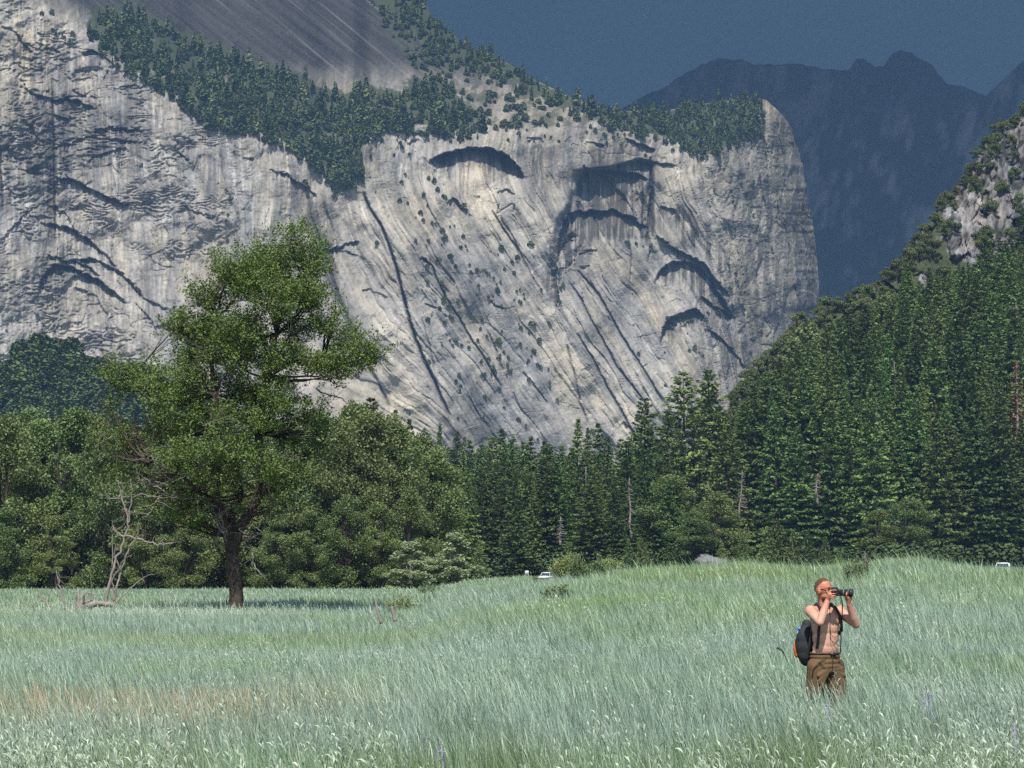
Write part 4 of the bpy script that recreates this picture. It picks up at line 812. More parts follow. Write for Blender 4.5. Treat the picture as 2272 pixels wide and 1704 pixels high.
sticks('dead_sapling', 'bare twin stemmed dead sapling leaning in front of the grove', 'dead tree', 112, 245, 1345, [
 ([(650,1600),(655,1500),(690,1330),(735,1230),(765,1150),(785,1060),(765,960),(740,850),(720,790)], .085, .02), ([(690,1600),(700,1540),(715,1430),(745,1350),(770,1250),(800,1180),(840,1130),(850,1050)], .07, .014),
 ([(765,1140),(700,1095),(690,1078)], .05, .03), ([(770,1130),(850,1152),(930,1175),(1000,1182),(1055,1180)], .055, .02), ([(785,1060),(800,960),(810,850),(800,780)], .03, .01), ([(745,1350),(700,1250),(710,1180)], .03, .01), ([(700,1540),(690,1400),(760,1280)], .04, .015), ([(690,1330),(690,1150),(690,1040)], .03, .01), ([(740,900),(660,905),(670,890)],.02,.008)], seed=4, twigs=9)
sticks('leaning_branch', 'long thin bare stick leaning right from the dead sapling foot', 'branch', 111, 262, 1345, [([(700,1560),(780,1475),(860,1400),(905,1372),(950,1366)], .035, .012)], seed=5, twigs=3)
def stump():
    r = rng(9); Y0 = 108; B = P(178, 1345, Y0); base = np.array([B[0], Y0, float(ground(B[0], Y0))]); root = empty('broken_stump', tuple(base), 'pale splintered tree stump at the far left of the meadow', 'stump')
    A = Acc(); n = 14; m = 12; th = np.linspace(0, 2*np.pi, n, endpoint=False); V = []
    for i in range(m):
        z = i/(m-1)*1.45; rad = .42-.12*z+.22*np.exp(-z*3); V.append(np.stack([np.cos(th)*rad*(1+.16*r.normal(size=n)), np.sin(th)*rad*(1+.1*r.normal(size=n)), z*(1+.22*np.sin(th*2+1)*(i/(m-1))**3+.2*r.rand(n)*(i == m-1))], -1))
    V = np.concatenate(V); i, j = np.meshgrid(np.arange(m-1), np.arange(n), indexing='ij'); k = (j+1) % n; Q = np.stack([i*n+j, i*n+k, i*n+n+k, i*n+n+j], -1).reshape(-1, 4)
    V = np.concatenate([V, [[0, 0, .9]]]); T = np.stack([(m-1)*n+np.arange(n), (m-1)*n+(np.arange(n)+1) % n, np.full(n, m*n)], -1); A.add(V, [Q, T]); A.obj('trunk', m_dead, root, True)
    Bt = Acc()
    for p in [((-.1, 0, 1.3), (.5, 0, 1.75), (1.5, 0, 1.6)), ((.2, 0, 1.2), (.9, .1, 1.3), (1.9, .1, .9)), ((.3, 0, .5), (.55, 0, 1.1), (.6, .1, 1.9)), ((0, 0, 1.4), (-.35, .1, 1.75), (-.7, 0, 1.7)), ((.5, 0, .3), (.75, 0, 1.2), (.7, 0, 2.6)), ((-.3, 0, .3), (-.8, 0, .9), (-.75, 0, 1.5))]:
        Bt.add(*tube(limb(p[0], p[1], r, .1, 4), [.06, .05, .05, .04], 5, False)); Bt.add(*tube(limb(p[1], p[2], r, .15, 5), np.linspace(.04, .012, 5), 5, False))
    Bt.obj('broken_roots', m_bark_g, root); root.scale = (.62, .62, .8)
stump()
sticks('fallen_log', 'low brown rotten log in the grass right of the stump', 'log', 107, 195, 1350, [([(540,1570,0),(610,1545,0),(690,1560,0)], .16, .1)], mt=m_bark_g, seed=6, twigs=2)
sticks('bare_stick', 'upright thin forked pale stick left of the stump', 'stick', 108, 135, 1345, [([(395,1590),(385,1500),(365,1430),(345,1345)], .05, .018), ([(365,1430),(360,1350)], .02, .01)], seed=7)
sticks('bare_stick', 'slanting pale dead branch at the far left of the meadow', 'stick', 106, 100, 1350, [([(330,1600),(300,1560),(250,1510),(225,1480)], .06, .02)], seed=8)
sticks('bare_stick', 'dark bent stick standing in the meadow centre', 'stick', 62, 835, 1362, [([(1410+930,1380+290),(1385+930,1325+270),(1375+930,1270+265),(1345+930+10,1225+270)], .04, .022)], mt=m_bark_g, seed=11, twigs=0)
sticks('bare_stick', 'short pale blunt post beside the dark bent stick', 'stick', 62, 875, 1362, [([(2425,1655),(2412,1600),(2402,1565)], .055, .045)], seed=12, twigs=0)
# ---------------------------------------------------------------- boulder
def boulder():
    Y0 = 300; B = P(1590, 1262, Y0); V, Fs = ell((0, 0, 0), (1, 1, 1), 48, 28); n = fbm(V[:, 0]*1.6+V[:, 2], V[:, 1]*1.6-V[:, 2]*.7, 5, 4, .55)
    V = V*(1+.55*n[:, None]); V = np.sign(V)*np.abs(V)**.8; V *= 1+.16*facet(V[:, 0]*2+V[:, 1], V[:, 2]*2.3+V[:, 1]*1.5, 7)[0][:, None]; V *= np.array([2.6, 2.2, 1.55]); V[:, 2] += -.26*V[:, 0]*.9
    o = link('boulder', mesh('boulder', V, Fs, mat('boulder_rock', (.15, .145, .15), .9, .1, noise=(1.2, .3), bump=(1.5, .8, .3)), {'var': np.full(len(V), .5)}), None, (float(B[0]), Y0, float(B[2])-.05)); tag(o, 'grey boulder showing over the grassy rise before the forest', 'boulder')
boulder()
# ---------------------------------------------------------------- bushes and weeds in the meadow
def bush(name, u, v, Y, w_, h, n, size, col, label, seed, up=.1, spikes=False, cat='bush', group=None):
    r = rng(seed); B = P(u, v, Y); base = np.array([B[0], Y, float(ground(B[0], Y))]); root = empty(name, tuple(base), label, cat, group); A = Acc(); S = Acc()
    C = []; Va = []; ax = []
    for k in range(26):
        a = r.uniform(0, 6.28); q = w_*.5*math.sqrt(r.rand()); hh = h*(1-.45*(q/(w_*.5))**2)*r.uniform(.75, 1.1); tip = np.array([q*math.cos(a)*1.1, q*math.sin(a)*.7, hh]); pth = limb((tip[0]*.4, tip[1]*.4, 0), tip, r, .1, 6); S.add(*tube(pth, np.linspace(.02, .006, 6), 4, False))
        m = n//26; t = r.uniform(.25, 1.02, m); c = np.stack([np.interp(t*5, range(6), pth[:, j]) for j in range(3)], -1)+r.normal(0, w_*.06, (m, 3)); C.append(c); Va.append(np.clip(.25+.5*t**3+r.normal(0, .12, m), 0, 1)); ax.append(np.tile([0, 0, 1.], (m, 1))+r.normal(0, .8, (m, 3)))
    S.obj('stems', m_bark_g, root); V, Q = leaves(np.concatenate(C), size*r.uniform(.6, 1.3, sum(map(len, C))), r, up=up, asp=.4, axis=np.concatenate(ax)); m = mat('leaf_'+name, col, .7, .2, var=.5, translucent=.25)
    link('foliage', mesh('foliage', V, [Q], m, {'var': np.repeat(np.concatenate(Va), 4)}), root)
bush('flowering_bush', 1262, 1262, 150, 2.5, 1.95, 5200, .15, (.20, .24, .09), 'wide green bush with pale flower spikes right of the white car', 61)
bush('flowering_bush', 1352, 1262, 150, 2.2, 1.55, 4200, .15, (.18, .22, .085), 'lower flowering bush, nearer the boulder', 62)
bush('meadow_shrub', 1288, 1328, 84, 1.0, 1.25, 2200, .10, (.10, .155, .06), 'dark leafy weed clump, left of a pair on the grassy rise', 63)
bush('meadow_shrub', 1322, 1312, 86, .8, 1.15, 1700, .10, (.10, .16, .06), 'dark leafy weed clump, right of a pair on the grassy rise', 64)
bush('meadow_shrub', 1240, 1350, 66, 1.1, .75, 1500, .10, (.11, .16, .065), 'low dark weed patch below the pair of weed clumps', 65)
bush('meadow_shrub', 1894, 1290, 69, .62, 1.12, 900, .09, (.09, .15, .045), 'leafy green weed on the rise right above the photographer', 66)
bush('meadow_shrub', 1920, 1280, 71, .3, 1.15, 300, .09, (.09, .15, .045), 'small upright weed beside the leafy weed on the rise', 67)
bush('meadow_shrub', 893, 1345, 100, 1.6, 1.15, 1500, .13, (.16, .21, .07), 'yellowish green weed clump near the dark bent stick', 68)
bush('meadow_shrub', 955, 1305, 150, 1.6, 1.2, 900, .16, (.10, .16, .06), 'small dark clump in the far grass below the young trees', 69)
bush('meadow_shrub', 1777, 1345, 42, .3, .75, 260, .07, (.10, .155, .06), 'small dark weed in grass left of the photographer head', 70)
# ================================================================ grass
def build_grass():
    r = rng(1234)
    bands = [(7.5, 14, 280, .0058, 3), (14, 24, 300, .0062, 3), (24, 40, 230, .0075, 3), (40, 66, 125, .013, 2), (66, 102, 66, .021, 2), (102, 170, 22, .045, 2), (170, 345, 7.5, .10, 2)]
    Vs, Fs, Cs = [], [], []; off = 0; F4 = []; F3 = []
    for (y0, y1, dens, wd, seg) in bands:
        half = lambda y: (y*1280/F)+1.5
        area = (half(y0)+half(y1))*(y1-y0); n = int(area*dens)
        y = np.sqrt(r.uniform(y0**2, y1**2, n)) if y0 > 14 else r.uniform(y0, y1, n); x = r.uniform(-1, 1, n)*half(y)
        u = 1136+F*x/y
        if y1 > 102: keep = (u < 1180); x, y, u = x[keep], y[keep], u[keep]; n = len(x)
        z = ground(x, y); pv = 852-F*((-y*sp_+(z-CH)*cp)/(y*cp+(z-CH)*sp_))      # image row of the root, used as a map coordinate of the meadow
        # ---- patches
        big = fbm(x/7, y/8, 301, 4); med = fbm(x/1.7, y/3.0, 302, 3); sml = fbm(x/.5, y/.8, 303, 2)
        H = np.maximum(.64+.16*big+.16*med, .60+.10*np.exp(-((x-3.45)/1.6)**2-((y-24.6)/1.3)**2)); H = H*r.uniform(.72, 1.18, n)
        y_ = y; y = y*(1+.30*fbm(x/(2+y*.07), y/(3+y*.12), 310, 3))
        blue = np.array([.285, .385, .315]); green = np.array([.235, .335, .185]); ylw = np.array([.29, .34, .15]); tan = np.array([.50, .37, .21]); silver = np.array([.54, .60, .47]); drk = np.array([.13, .19, .08])
        c = np.broadcast_to(blue, (n, 3)).copy()
        def mixc(c, k, w_): w_ = np.clip(w_, 0, 1)[:, None]; return c*(1-w_)+k*w_
        c = mixc(c, np.array([.27,.33,.14]), .55*sstep(.03, .22, fbm(x/5, y/7, 315, 3))*sstep(34, 48, y)); c = mixc(c, green, sstep(-.05, .22, big+.35*med+.10*sstep(45, 70, y)-.04))
        c = mixc(c, np.array([.235,.355,.135]), (.35+.9*np.clip(big+.3*med+.25, 0, 1))*.8*sstep(44, 62, y)*sstep(1000, 1300, u))
        c = mixc(c, ylw, .85*np.exp(-((y-62-3*np.sin(x))/6.5)**2)*sstep(1250, 750, u)*(.6+1.2*sml))          # olive band left
        c = mixc(c, ylw, .8*sstep(.1, .25, fbm(x/4, y/6, 305, 3))*sstep(1600, 2000, u)*np.exp(-((y-38)/10)**2))
        c = mixc(c, ylw, .8*np.exp(-((y-310)/45)**2)*sstep(650, 800, u)); c = mixc(c, ylw, .45*sstep(60, 80, y)*sstep(.0, .2, fbm(x/6, y/9, 306, 3))*sstep(1300, 1500, u))
        tanm = np.exp(-((y-26-2.5*fbm(x/4, y/4, 309, 2))/3.8)**2)*sstep(1100, 500, u)*(.30+1.9*np.clip(fbm(x/1.4, y/1.8, 307, 3)+.18, 0, 1)); H += .06*tanm
        tanm = np.maximum(tanm, .12*sstep(.12, .25, fbm(x/1.6, y/2.4, 308, 3))*sstep(26, 18, y)); c = mixc(c, tan, tanm*(r.rand(n) < .65))
        white = np.exp(-((y-103)/6)**2)*sstep(780, 600, u); c = mixc(c, silver, white*(r.rand(n) < .9)); H = H+white*.12
        c = mixc(c, silver, (r.rand(n) < .16+.14*sstep(0, .2, med))*.8)
        c = mixc(c, drk, (r.rand(n) < .12)*.7)
        y = y_
        c = mixc(c, drk, .75*sstep(.02, .2, fbm(x/.55, y/1.3, 311, 3))*sstep(30, 16, y)); c = mixc(c, np.array([.20, .23, .09]), .25*sstep(.10, .24, fbm(x/1.3, y/2, 312, 3))*sstep(28, 18, y))
        c *= (1+.22*med+.18*sml)[:, None]*r.uniform(.75, 1.25, n)[:, None]
        c = np.clip(c, .02, .7)
        H *= np.where((r.rand(n) < .035) & (y > 60), 1.45, 1.0); H *= 1-.35*np.exp(-((y-62)/5)**2)*sstep(1250, 750, u)
        # ---- blade geometry: leaning left with the wind
        ph = r.uniform(0, 6.28, n); lean = r.uniform(.02, .34, n)*H; wx = -.15*H-.16*H*med
        dx = lean*np.cos(ph)+wx; dy = lean*np.sin(ph); fa = r.uniform(0, 3.14, n); w_ = wd*r.uniform(.6, 1.5, n)
        sx, sy = np.cos(fa)*w_*.5, np.sin(fa)*w_*.5
        root = np.stack([x, y, z-.02], -1); S = np.stack([sx, sy, 0*sx], -1)
        def pt(t): return root+np.stack([dx*t*t, dy*t*t, H*(t-.12*t**3)], -1)
        if seg == 3:
            pa, pb, pc = pt(.45), pt(.8), pt(1.0)
            V = np.stack([root-S, root+S, pa-S, pa+S, pb-S*.7, pb+S*.7, pc], 1).reshape(-1, 3); k = np.arange(n)[:, None]*7+off
            F4.append(np.concatenate([k+np.array([0, 1, 3, 2]), k+np.array([2, 3, 5, 4])])); F3.append(k+np.array([4, 5, 6])); m = 7
        else:
            pa, pc = pt(.6), pt(1.0); V = np.stack([root-S, root+S, pa-S*.9, pa+S*.9, pc], 1).reshape(-1, 3); k = np.arange(n)[:, None]*5+off
            F4.append(k+np.array([0, 1, 3, 2])); F3.append(k+np.array([2, 3, 4])); m = 5
        off += n*m; Vs.append(V); Cs.append(np.repeat(c, m, 0))
    me = mesh('grass', np.concatenate(Vs), [np.concatenate(F4), np.concatenate(F3)], mat('grass_blades', (.2, .3, .2), .6, .25, attr='col', translucent=.3), {'col': np.concatenate(Cs)})
    tag(link('grass', me), kind='stuff'); print('grass blades verts', off)
build_grass()
# silvery leafy herbs standing among the grass, and seed heads
def build_herbs():
    r = rng(555); A = []; C = []; Q = []; off = 0
    n = 6800; y = np.sqrt(r.uniform(9**2, 44**2, n)); y = np.where(r.rand(n) < .5, r.uniform(9, 19, n), y); x = r.uniform(-1, 1, n)*(y*1260/F+1)
    m = fbm(x/1.6, y/2.6, 401, 3)+.22*sstep(20, 12, y)-.06 > r.uniform(-.12, .30, n); x, y = x[m], y[m]
    # distant pale drifts
    n2 = 500; y2 = r.uniform(94, 112, n2); x2 = (r.uniform(-20, 740, n2)-1136)/F*y2; y3 = r.uniform(48, 60, 90); x3 = (r.uniform(850, 2250, 90)-1136)/F*y3
    x = np.concatenate([x, x2, x3]); y = np.concatenate([y, y2, y3]); n = len(x); z = ground(x, y)
    H = r.uniform(.55, .84, n)+.1*sstep(60, 90, y); lean = -r.uniform(.0, .30, n)
    far = y > 45
    Vs = []; Fq = []; Cc = []
    for g, sel in ((0, ~far), (1, far)):
        idx = np.nonzero(sel)[0]; L = 15 if g == 0 else 7
        for k in range(L):
            t = .50+.50*(k+r.rand(len(idx)))/L; p = np.stack([x[idx]+lean[idx]*H[idx]*t*t, y[idx], z[idx]+H[idx]*t], -1)
            a = k*2.4+r.uniform(-.5, .5, len(idx)); el = r.uniform(.65, 1.35, len(idx)); ln = (.040+.032*r.rand(len(idx)))*(1.15-.4*(t-.5))*(1.1 if g == 0 else 1.5); d = np.stack([np.cos(a)*np.cos(el)-.25, np.sin(a)*np.cos(el), np.sin(el)], -1); d /= np.linalg.norm(d, axis=1, keepdims=True)
            sd = np.cross(d, unit(len(idx), r)); sd /= np.linalg.norm(sd, axis=1, keepdims=True); wv = ln*(.085 if g == 0 else .14)
            e = p+d*ln[:, None]; mid = p+d*ln[:, None]*.5+np.array([0, 0, .006]); 
            Vs.append(np.stack([p, mid+sd*wv[:, None], e-np.array([0, 0, .15])*ln[:, None], mid-sd*wv[:, None]], 1).reshape(-1, 3)); c = np.array([.44, .51, .39])*r.uniform(.6, 1.15, (len(idx), 1)); Cc.append(np.repeat(c, 4, 0))
        S = np.stack([x[idx], y[idx], z[idx]], -1); T = S+np.stack([lean[idx]*H[idx], 0*H[idx], H[idx]], -1); wq = np.array([.0035 if g == 0 else .012, 0, 0])
        Vs.append(np.stack([S-wq, S+wq, T+wq*.4, T-wq*.4], 1).reshape(-1, 3)); Cc.append(np.repeat(np.tile([.22, .3, .2], (len(idx), 1)), 4, 0))
    V = np.concatenate(Vs); me = mesh('herbs', V, [np.arange(len(V)).reshape(-1, 4)], mat('herb_leaf', (.5, .5, .4), .6, .2, attr='col', translucent=.2), {'col': np.concatenate(Cc)}); tag(link('silver_herbs', me), kind='stuff')
    # purple flower spikes
    P_ = Acc(); spots = [(2065, 1540, 21), (2078, 1560, 21), (1850, 1562, 20), (2268, 1620, 17), (1000, 1670, 15)]
    for i, (u, v, yy) in enumerate(spots):
        b = P(u, v, yy); gz = float(ground(b[0], yy)); top = gz+.70
        for k in range(16):
            t = r.uniform(.84, 1); c = np.array([b[0]-.06*t, yy, gz+(top-gz)*t])+r.normal(0, .012, 3); V, F_ = ell(c, (.0045, .0045, .007), 5, 4); P_.add(V, F_, r.rand())
        P_.add(*tube([[b[0], yy, gz], [b[0]-.06, yy, top]], [.004, .003], 4))
    o = P_.obj('purple_flowers', mat('petal', (.24, .20, .33), .7, .2, var=.3)); tag(o, kind='stuff')
build_herbs()
# ---------------------------------------------------------------- road with cars and sign
m_white = mat('white_paint', (.55, .56, .58), .3, .5); m_glass = mat('car_glass', (.03, .04, .05), .1, .6); m_black = mat('black_plastic', (.02, .02, .022), .5, .4); m_steel = mat('steel', (.5, .5, .5), .35, .5, metal=.9)
def car(u, v_roof, Y, label, yaw, h=1.72, col=None):
    b = P(u, v_roof, Y); root = empty('parked_car', (b[0], Y, b[2]-h), label, 'car', None); root.rotation_euler = (0, 0, yaw)
    # lower body: lofted hull
    L = 4.5; Wd = 1.8
    prof = np.array([(-2.25, .45, .62), (-2.2, .35, .86), (-1.6, .30, .98), (-.9, .28, 1.0), (.9, .28, 1.02), (2.0, .3, 1.0), (2.2, .35, .92), (2.25, .45, .7)])
    V = []
    for x, z0, z1 in prof:
        for (yy, z) in [(-.86, z0), (-.9, (z0+z1)/2), (-.84, z1), (0, z1+.04), (.84, z1), (.9, (z0+z1)/2), (.86, z0), (0, z0-.02)]: V.append((x, yy, z))
    V = np.array(V); n = 8; Q = []
    for i in range(len(prof)-1):
        for j in range(n): Q.append([i*n+j, (i+1)*n+j, (i+1)*n+(j+1) % n, i*n+(j+1) % n])
    A = Acc(); m = len(prof); V2 = np.concatenate([V, [[-2.25, 0, .55], [2.25, 0, .55]]]); T = [[j, (j+1) % n, m*n] for j in range(n)]+[[(m-1)*n+(j+1) % n, (m-1)*n+j, m*n+1] for j in range(n)]
    A.add(V2, [np.array(Q), np.array(T)]); mw = m_white if col is None else col; A.obj('body', mw, root)
    # cabin: glass with pillars and roof
    G = Acc(); cabin = [(-1.2, 1.0, .80), (-.75, 1.5, .66), (1.6, 1.52, .68), (2.05, 1.02, .80)]
    V = np.array([(x, s*w2, z) for x, z, w2 in cabin for s in (-1, 1)]); G.add(V, np.array([[0, 1, 3, 2], [4, 5, 7, 6], [0, 2, 4, 6], [1, 7, 5, 3]])); G.obj('windows', m_glass, root)
    Rf = Acc(); rp = np.array([(x, s*w2, z) for x, z, w2 in [(-.82, 1.5, .70), (-.6, h-.12, .66), (1.3, h-.1, .66), (1.66, 1.52, .71)] for s in (-1, 1)]); low = rp.copy(); low[:, 2] -= .07
    Rf.add(np.concatenate([rp, low]), np.array([[0, 1, 3, 2], [2, 3, 5, 4], [4, 5, 7, 6], [8, 10, 11, 9], [10, 12, 13, 11], [12, 14, 15, 13], [0, 2, 10, 8], [2, 4, 12, 10], [4, 6, 14, 12], [1, 9, 11, 3], [3, 11, 13, 5], [5, 13, 15, 7], [0, 8, 9, 1], [6, 7, 15, 14]]))
    for s in (-1, 1):
        for (x0, z0), (x1, z1) in [((-1.22, .98), (-.75, 1.52)), ((.3, .98), (.3, 1.54)), ((1.1, .98), (1.05, 1.54)), ((2.07, 1.0), (1.62, 1.54))]: Rf.add(*tube([(x0, s*.815, z0), (x1, s*.69, z1)], .05, 5))
    Rf.obj('roof', mw, root)
    for x in (-1.4, 1.4):
        for s in (-1, 1):
            W = Acc(); W.add(*tube([(x, s*.68, .33), (x, s*.9, .33)], .33, 20)); wo_ = W.obj('wheel', m_black, root, True); Hb = Acc(); Hb.add(*tube([(x, s*.89, .33), (x, s*.915, .33)], .19, 14)); Hb.obj('rim', m_steel, wo_)
    for s in (-1, 1):
        Hl = Acc(); Hl.add(*ell((-2.2, s*.66, .72), (.08, .17, .09), 12, 8)); Hl.obj('headlight', m_steel, root); Tl = Acc(); Tl.add(*ell((2.2, s*.7, .82), (.06, .12, .14), 12, 8)); Tl.obj('tail_light', mat('red_lens', (.4, .02, .02), .3, .5), root)
    return root
car(1215, 1268, 384, 'small white van seen between road sign and flowering bush', R(68))
car(2225, 1246, 286, 'white car mostly hidden by the grass at the right edge', R(75))
def sign():
    Y = 330; b = P(1169, 1275, Y); gz = b[2]-1.3; root = empty('road_sign', (b[0], Y, gz), 'small white square sign on a post left of the white van', 'sign'); A = Acc(); A.add(*tube([(0, .04, 0), (0, .04, 1.9)], .04, 8)); A.obj('post', m_steel, root)
    V, Q = box((0, 0, 1.55), (.5, .03, .62)); B = Acc(); B.add(V, Q); pn = B.obj('panel', m_white, root)
    T = Acc()      # a small dark standing figure mark
    T.add(*ell((0, -.018, 1.70), (.045, .006, .045), 12, 8)); T.add(*box((0, -.02, 1.58), (.09, .01, .14))); T.add(*box((0, -.02, 1.42), (.2, .01, .05))); T.obj('marking', mat('sign_ink', (.08, .09, .1), .6, .2), pn)
sign()
# road along the forest foot
def road():
    us = np.linspace(1000, 2600, 60); x = (us-1136)/F*384; z = ground(x, np.full(60, 384.))+.06; A = Acc(); z = np.minimum(z, 20)
    V = np.concatenate([np.stack([x, np.full(60, 380.), ground(x, 380+0*x)+.12], -1), np.stack([x, np.full(60, 388.), ground(x, 388+0*x)+.12], -1)]); i = np.arange(59); Q = np.stack([i, i+1, i+61, i+60], -1)
    tag(link('road', mesh('road', V, [Q], mat('asphalt', (.05, .05, .05), .9, .2, noise=(2, .2)), {})), kind='structure')
road()
# ================================================================ the photographer
PY = 25.6; _b = P(1832, 1500, PY); PX = float(_b[0]); PZ = CH+(HOR-1646)/F*PY
def c4p(cx, cy_, y=0.0): return np.array([(cx-730)/1106.0, y, 1.98-cy_/1106.0])
def cap(a, b, ra, rb, n=14):
    """tapered capsule"""
    a = np.asarray(a, float); b = np.asarray(b, float); d = b-a; L = np.linalg.norm(d); d = d/(L+1e-9); pts = []; rad = []
    for t in np.linspace(-1, 0, 5)[:-1]: pts.append(a+d*ra*t); rad.append(ra*math.sqrt(max(1-t*t, .0009)))
    for t in np.linspace(0, 1, 4): pts.append(a+(b-a)*t); rad.append(ra+(rb-ra)*t)
    for t in np.linspace(0, 1, 5)[1:]: pts.append(b+d*rb*t); rad.append(rb*math.sqrt(max(1-t*t, .0009)))
    return tube(pts, rad, n)
def remesh(o, vox, smooth=4, fac=.5):
    m = o.modifiers.new('remesh', 'REMESH'); m.mode = 'VOXEL'; m.voxel_size = vox; m.use_smooth_shade = True
    s = o.modifiers.new('smooth', 'SMOOTH'); s.factor = fac; s.iterations = smooth
def m_skin():
    m = mat('skin', (.50, .285, .21), .5, .35, noise=(9, .07)); nt = m.node_tree; b = next(n for n in nt.nodes if n.type == 'BSDF_PRINCIPLED'); src = b.inputs['Base Color'].links[0].from_socket
    g = N(nt, 'ShaderNodeNewGeometry'); tcx = N(nt, 'ShaderNodeTexCoord'); sp = N(nt, 'ShaderNodeSeparateXYZ'); nt.links.new(tcx.outputs['Object'], sp.inputs[0])
    mr = N(nt, 'ShaderNodeMapRange'); nt.links.new(sp.outputs[2], mr.inputs[0]); mr.inputs[1].default_value = 1.40; mr.inputs[2].default_value = 1.60
    mx = N(nt, 'ShaderNodeMix', data_type='RGBA'); nt.links.new(mr.outputs[0], mx.inputs[0]); nt.links.new(src, mx.inputs[6]); mx.inputs[7].default_value = (.40, .155, .095, 1); nt.links.new(mx.outputs[2], b.inputs['Base Color'])
    b.inputs['Subsurface Weight'].default_value = .08; b.inputs['Subsurface Radius'].default_value = (.01, .004, .002)
    return m
def build_person():
    root = empty('person', (PX, PY, PZ), 'shirtless man in brown shorts standing in tall grass, aiming a camera to the right', 'person')
    f = np.array([.42, -.9, 0]); f /= np.linalg.norm(f); rt = np.array([-.9, -.42, 0]); rt /= np.linalg.norm(rt)     # his right hand side
    up = np.array([0, 0, 1.]); fh = np.array([.80, -.60, 0]); rh = np.array([-.60, -.80, 0])
    A = Acc()
    def el(c, rx, ry, rz, X=rt, Y=f): M = np.stack([X, Y, up], -1); A.add(*ell(c, (rx, ry, rz), 20, 14, M))
    ctr = lambda z, df=0, dr=0: np.array([-.005, 0, z])+f*df+rt*dr
    # torso: pelvis, waist, ribcage, chest
    el(ctr(.96), .165, .115, .13); el(ctr(1.05, .01), .155, .11, .13); el(ctr(1.16, .012), .158, .112, .14); el(ctr(1.27, .01), .170, .118, .14); el(ctr(1.36, .0), .178, .118, .12); el(ctr(1.43, -.02), .15, .085, .07)
    el(ctr(1.355, .075, .08), .085, .05, .06); el(ctr(1.355, .075, -.08), .085, .05, .06); el(ctr(1.12, .07), .10, .055, .11)
    RS = c4p(545, 585)+np.array([0, -.075, 0]); LS = c4p(925, 590)+np.array([0, .06, 0])
    A.add(*cap(ctr(1.46, -.02), RS, .06, .055)); A.add(*cap(ctr(1.46, -.02), LS, .06, .055)); el(RS, .066, .066, .068); el(LS, .066, .066, .068)
    # neck and head
    hc = c4p(705, 330, -.03); A.add(*cap(ctr(1.44, -.01), hc+np.array([-.005, .02, -.08]), .062, .056))
    M = np.stack([rh, fh, up], -1); A.add(*ell(hc+np.array([0, 0, .025]), (.079, .097, .108), 24, 16, M)); A.add(*ell(hc+fh*.03-up*.062, (.058, .066, .062), 20, 14, M)); A.add(*ell(hc+fh*.072-up*.105, (.026, .022, .022), 12, 10, M))
    A.add(*cap(hc+fh*.092+up*.012, hc+fh*.115-up*.026, .010, .016, 10)); A.add(*ell(hc+fh*.082-up*.062, (.026, .014, .012), 12, 8, M)); A.add(*ell(hc+fh*.086+up*.035, (.05, .014, .012), 14, 8, M))
    for s in (-1, 1): A.add(*ell(hc+rh*s*.080-fh*.004-up*.012, (.012, .022, .034), 12, 10, M)); A.add(*ell(hc+rh*s*.034+fh*.075-up*.018, (.022, .014, .018), 10, 8, M))
    # arms
    RE = c4p(625, 715)+np.array([0, -.30, 0]); RW = c4p(728, 448)+np.array([0, -.245, 0])
    LE = c4p(1085, 745)+np.array([0, -.12, 0]); LW = c4p(985, 500)+np.array([0, -.235, 0])
    for S_, E_, W_ in ((RS, RE, RW), (LS, LE, LW)):
        A.add(*cap(S_, (S_+E_)/2, .060, .054)); A.add(*cap((S_+E_)/2, E_, .054, .043)); A.add(*cap(E_, E_+(W_-E_)*.35, .045, .047)); A.add(*cap(E_+(W_-E_)*.35, W_, .047, .029))
    # camera body at eye, lens pointing along fl
    fl = np.array([.93, -.36, -.01]); fl /= np.linalg.norm(fl); cb = c4p(822, 358)+np.array([0, -.215, 0]); sr = np.cross(fl, up); sr /= np.linalg.norm(sr); lup = np.cross(sr, fl)   # sr = camera's right
    # hands: palm + five fingers each
    def hand(W_, kn, nrm, spread, tips, thumb):
        pal = (W_+kn)/2; A.add(*cap(W_, kn, .027, .024)); 
        for k, (off, j1, j2, j3) in enumerate(tips):
            b = kn+spread*off; A.add(*cap(W_*.35+b*.65, b, .015, .0105, 10)); A.add(*cap(b, j1, .0100, .0090, 10)); A.add(*cap(j1, j2, .0090, .0082, 10)); A.add(*cap(j2, j3, .0082, .0070, 10))
        t0, t1, t2 = thumb; A.add(*cap(W_*.6+kn*.4, t0, .016, .013, 10)); A.add(*cap(t0, t1, .0125, .0105, 10)); A.add(*cap(t1, t2, .0105, .0085, 10))
    near = -np.array(sr) if sr[1] > 0 else np.array(sr)      # direction from camera towards the viewer side
    near = near*1.0
    # his right hand grips the near (grip) side of the body: palm behind and to the side, fingers wrap over the grip front
    g0 = cb+near*.070-fl*.012
    kn = c4p(752, 385)+np.array([0, -.275, 0]); spr = up
    tips = []
    for k, (dz, ln) in enumerate([(.036, .95), (.012, 1.05), (-.012, 1.0), (-.034, .85)]):
        b = kn+up*dz; j1 = b+fl*.032*ln+near*.010; j2 = j1+fl*.022*ln-near*.012; j3 = j2+fl*.006-near*.02*ln
        if k == 0: j1 = b+fl*.03+near*.004+up*.014; j2 = j1+fl*.022+up*.004; j3 = j2+fl*.016-up*.006
        tips.append((dz, j1, j2, j3))
    hand(RW, kn, near, up, tips, (kn-fl*.02+up*.02, kn+up*.046-near*.02, kn+fl*.02+up*.05-near*.045))
    # his left hand cradles the lens from below, fingers around the far side
    lc = cb+fl*.135; kn2 = lc-lup*.052+fl*.012; tips = []
    far = -near
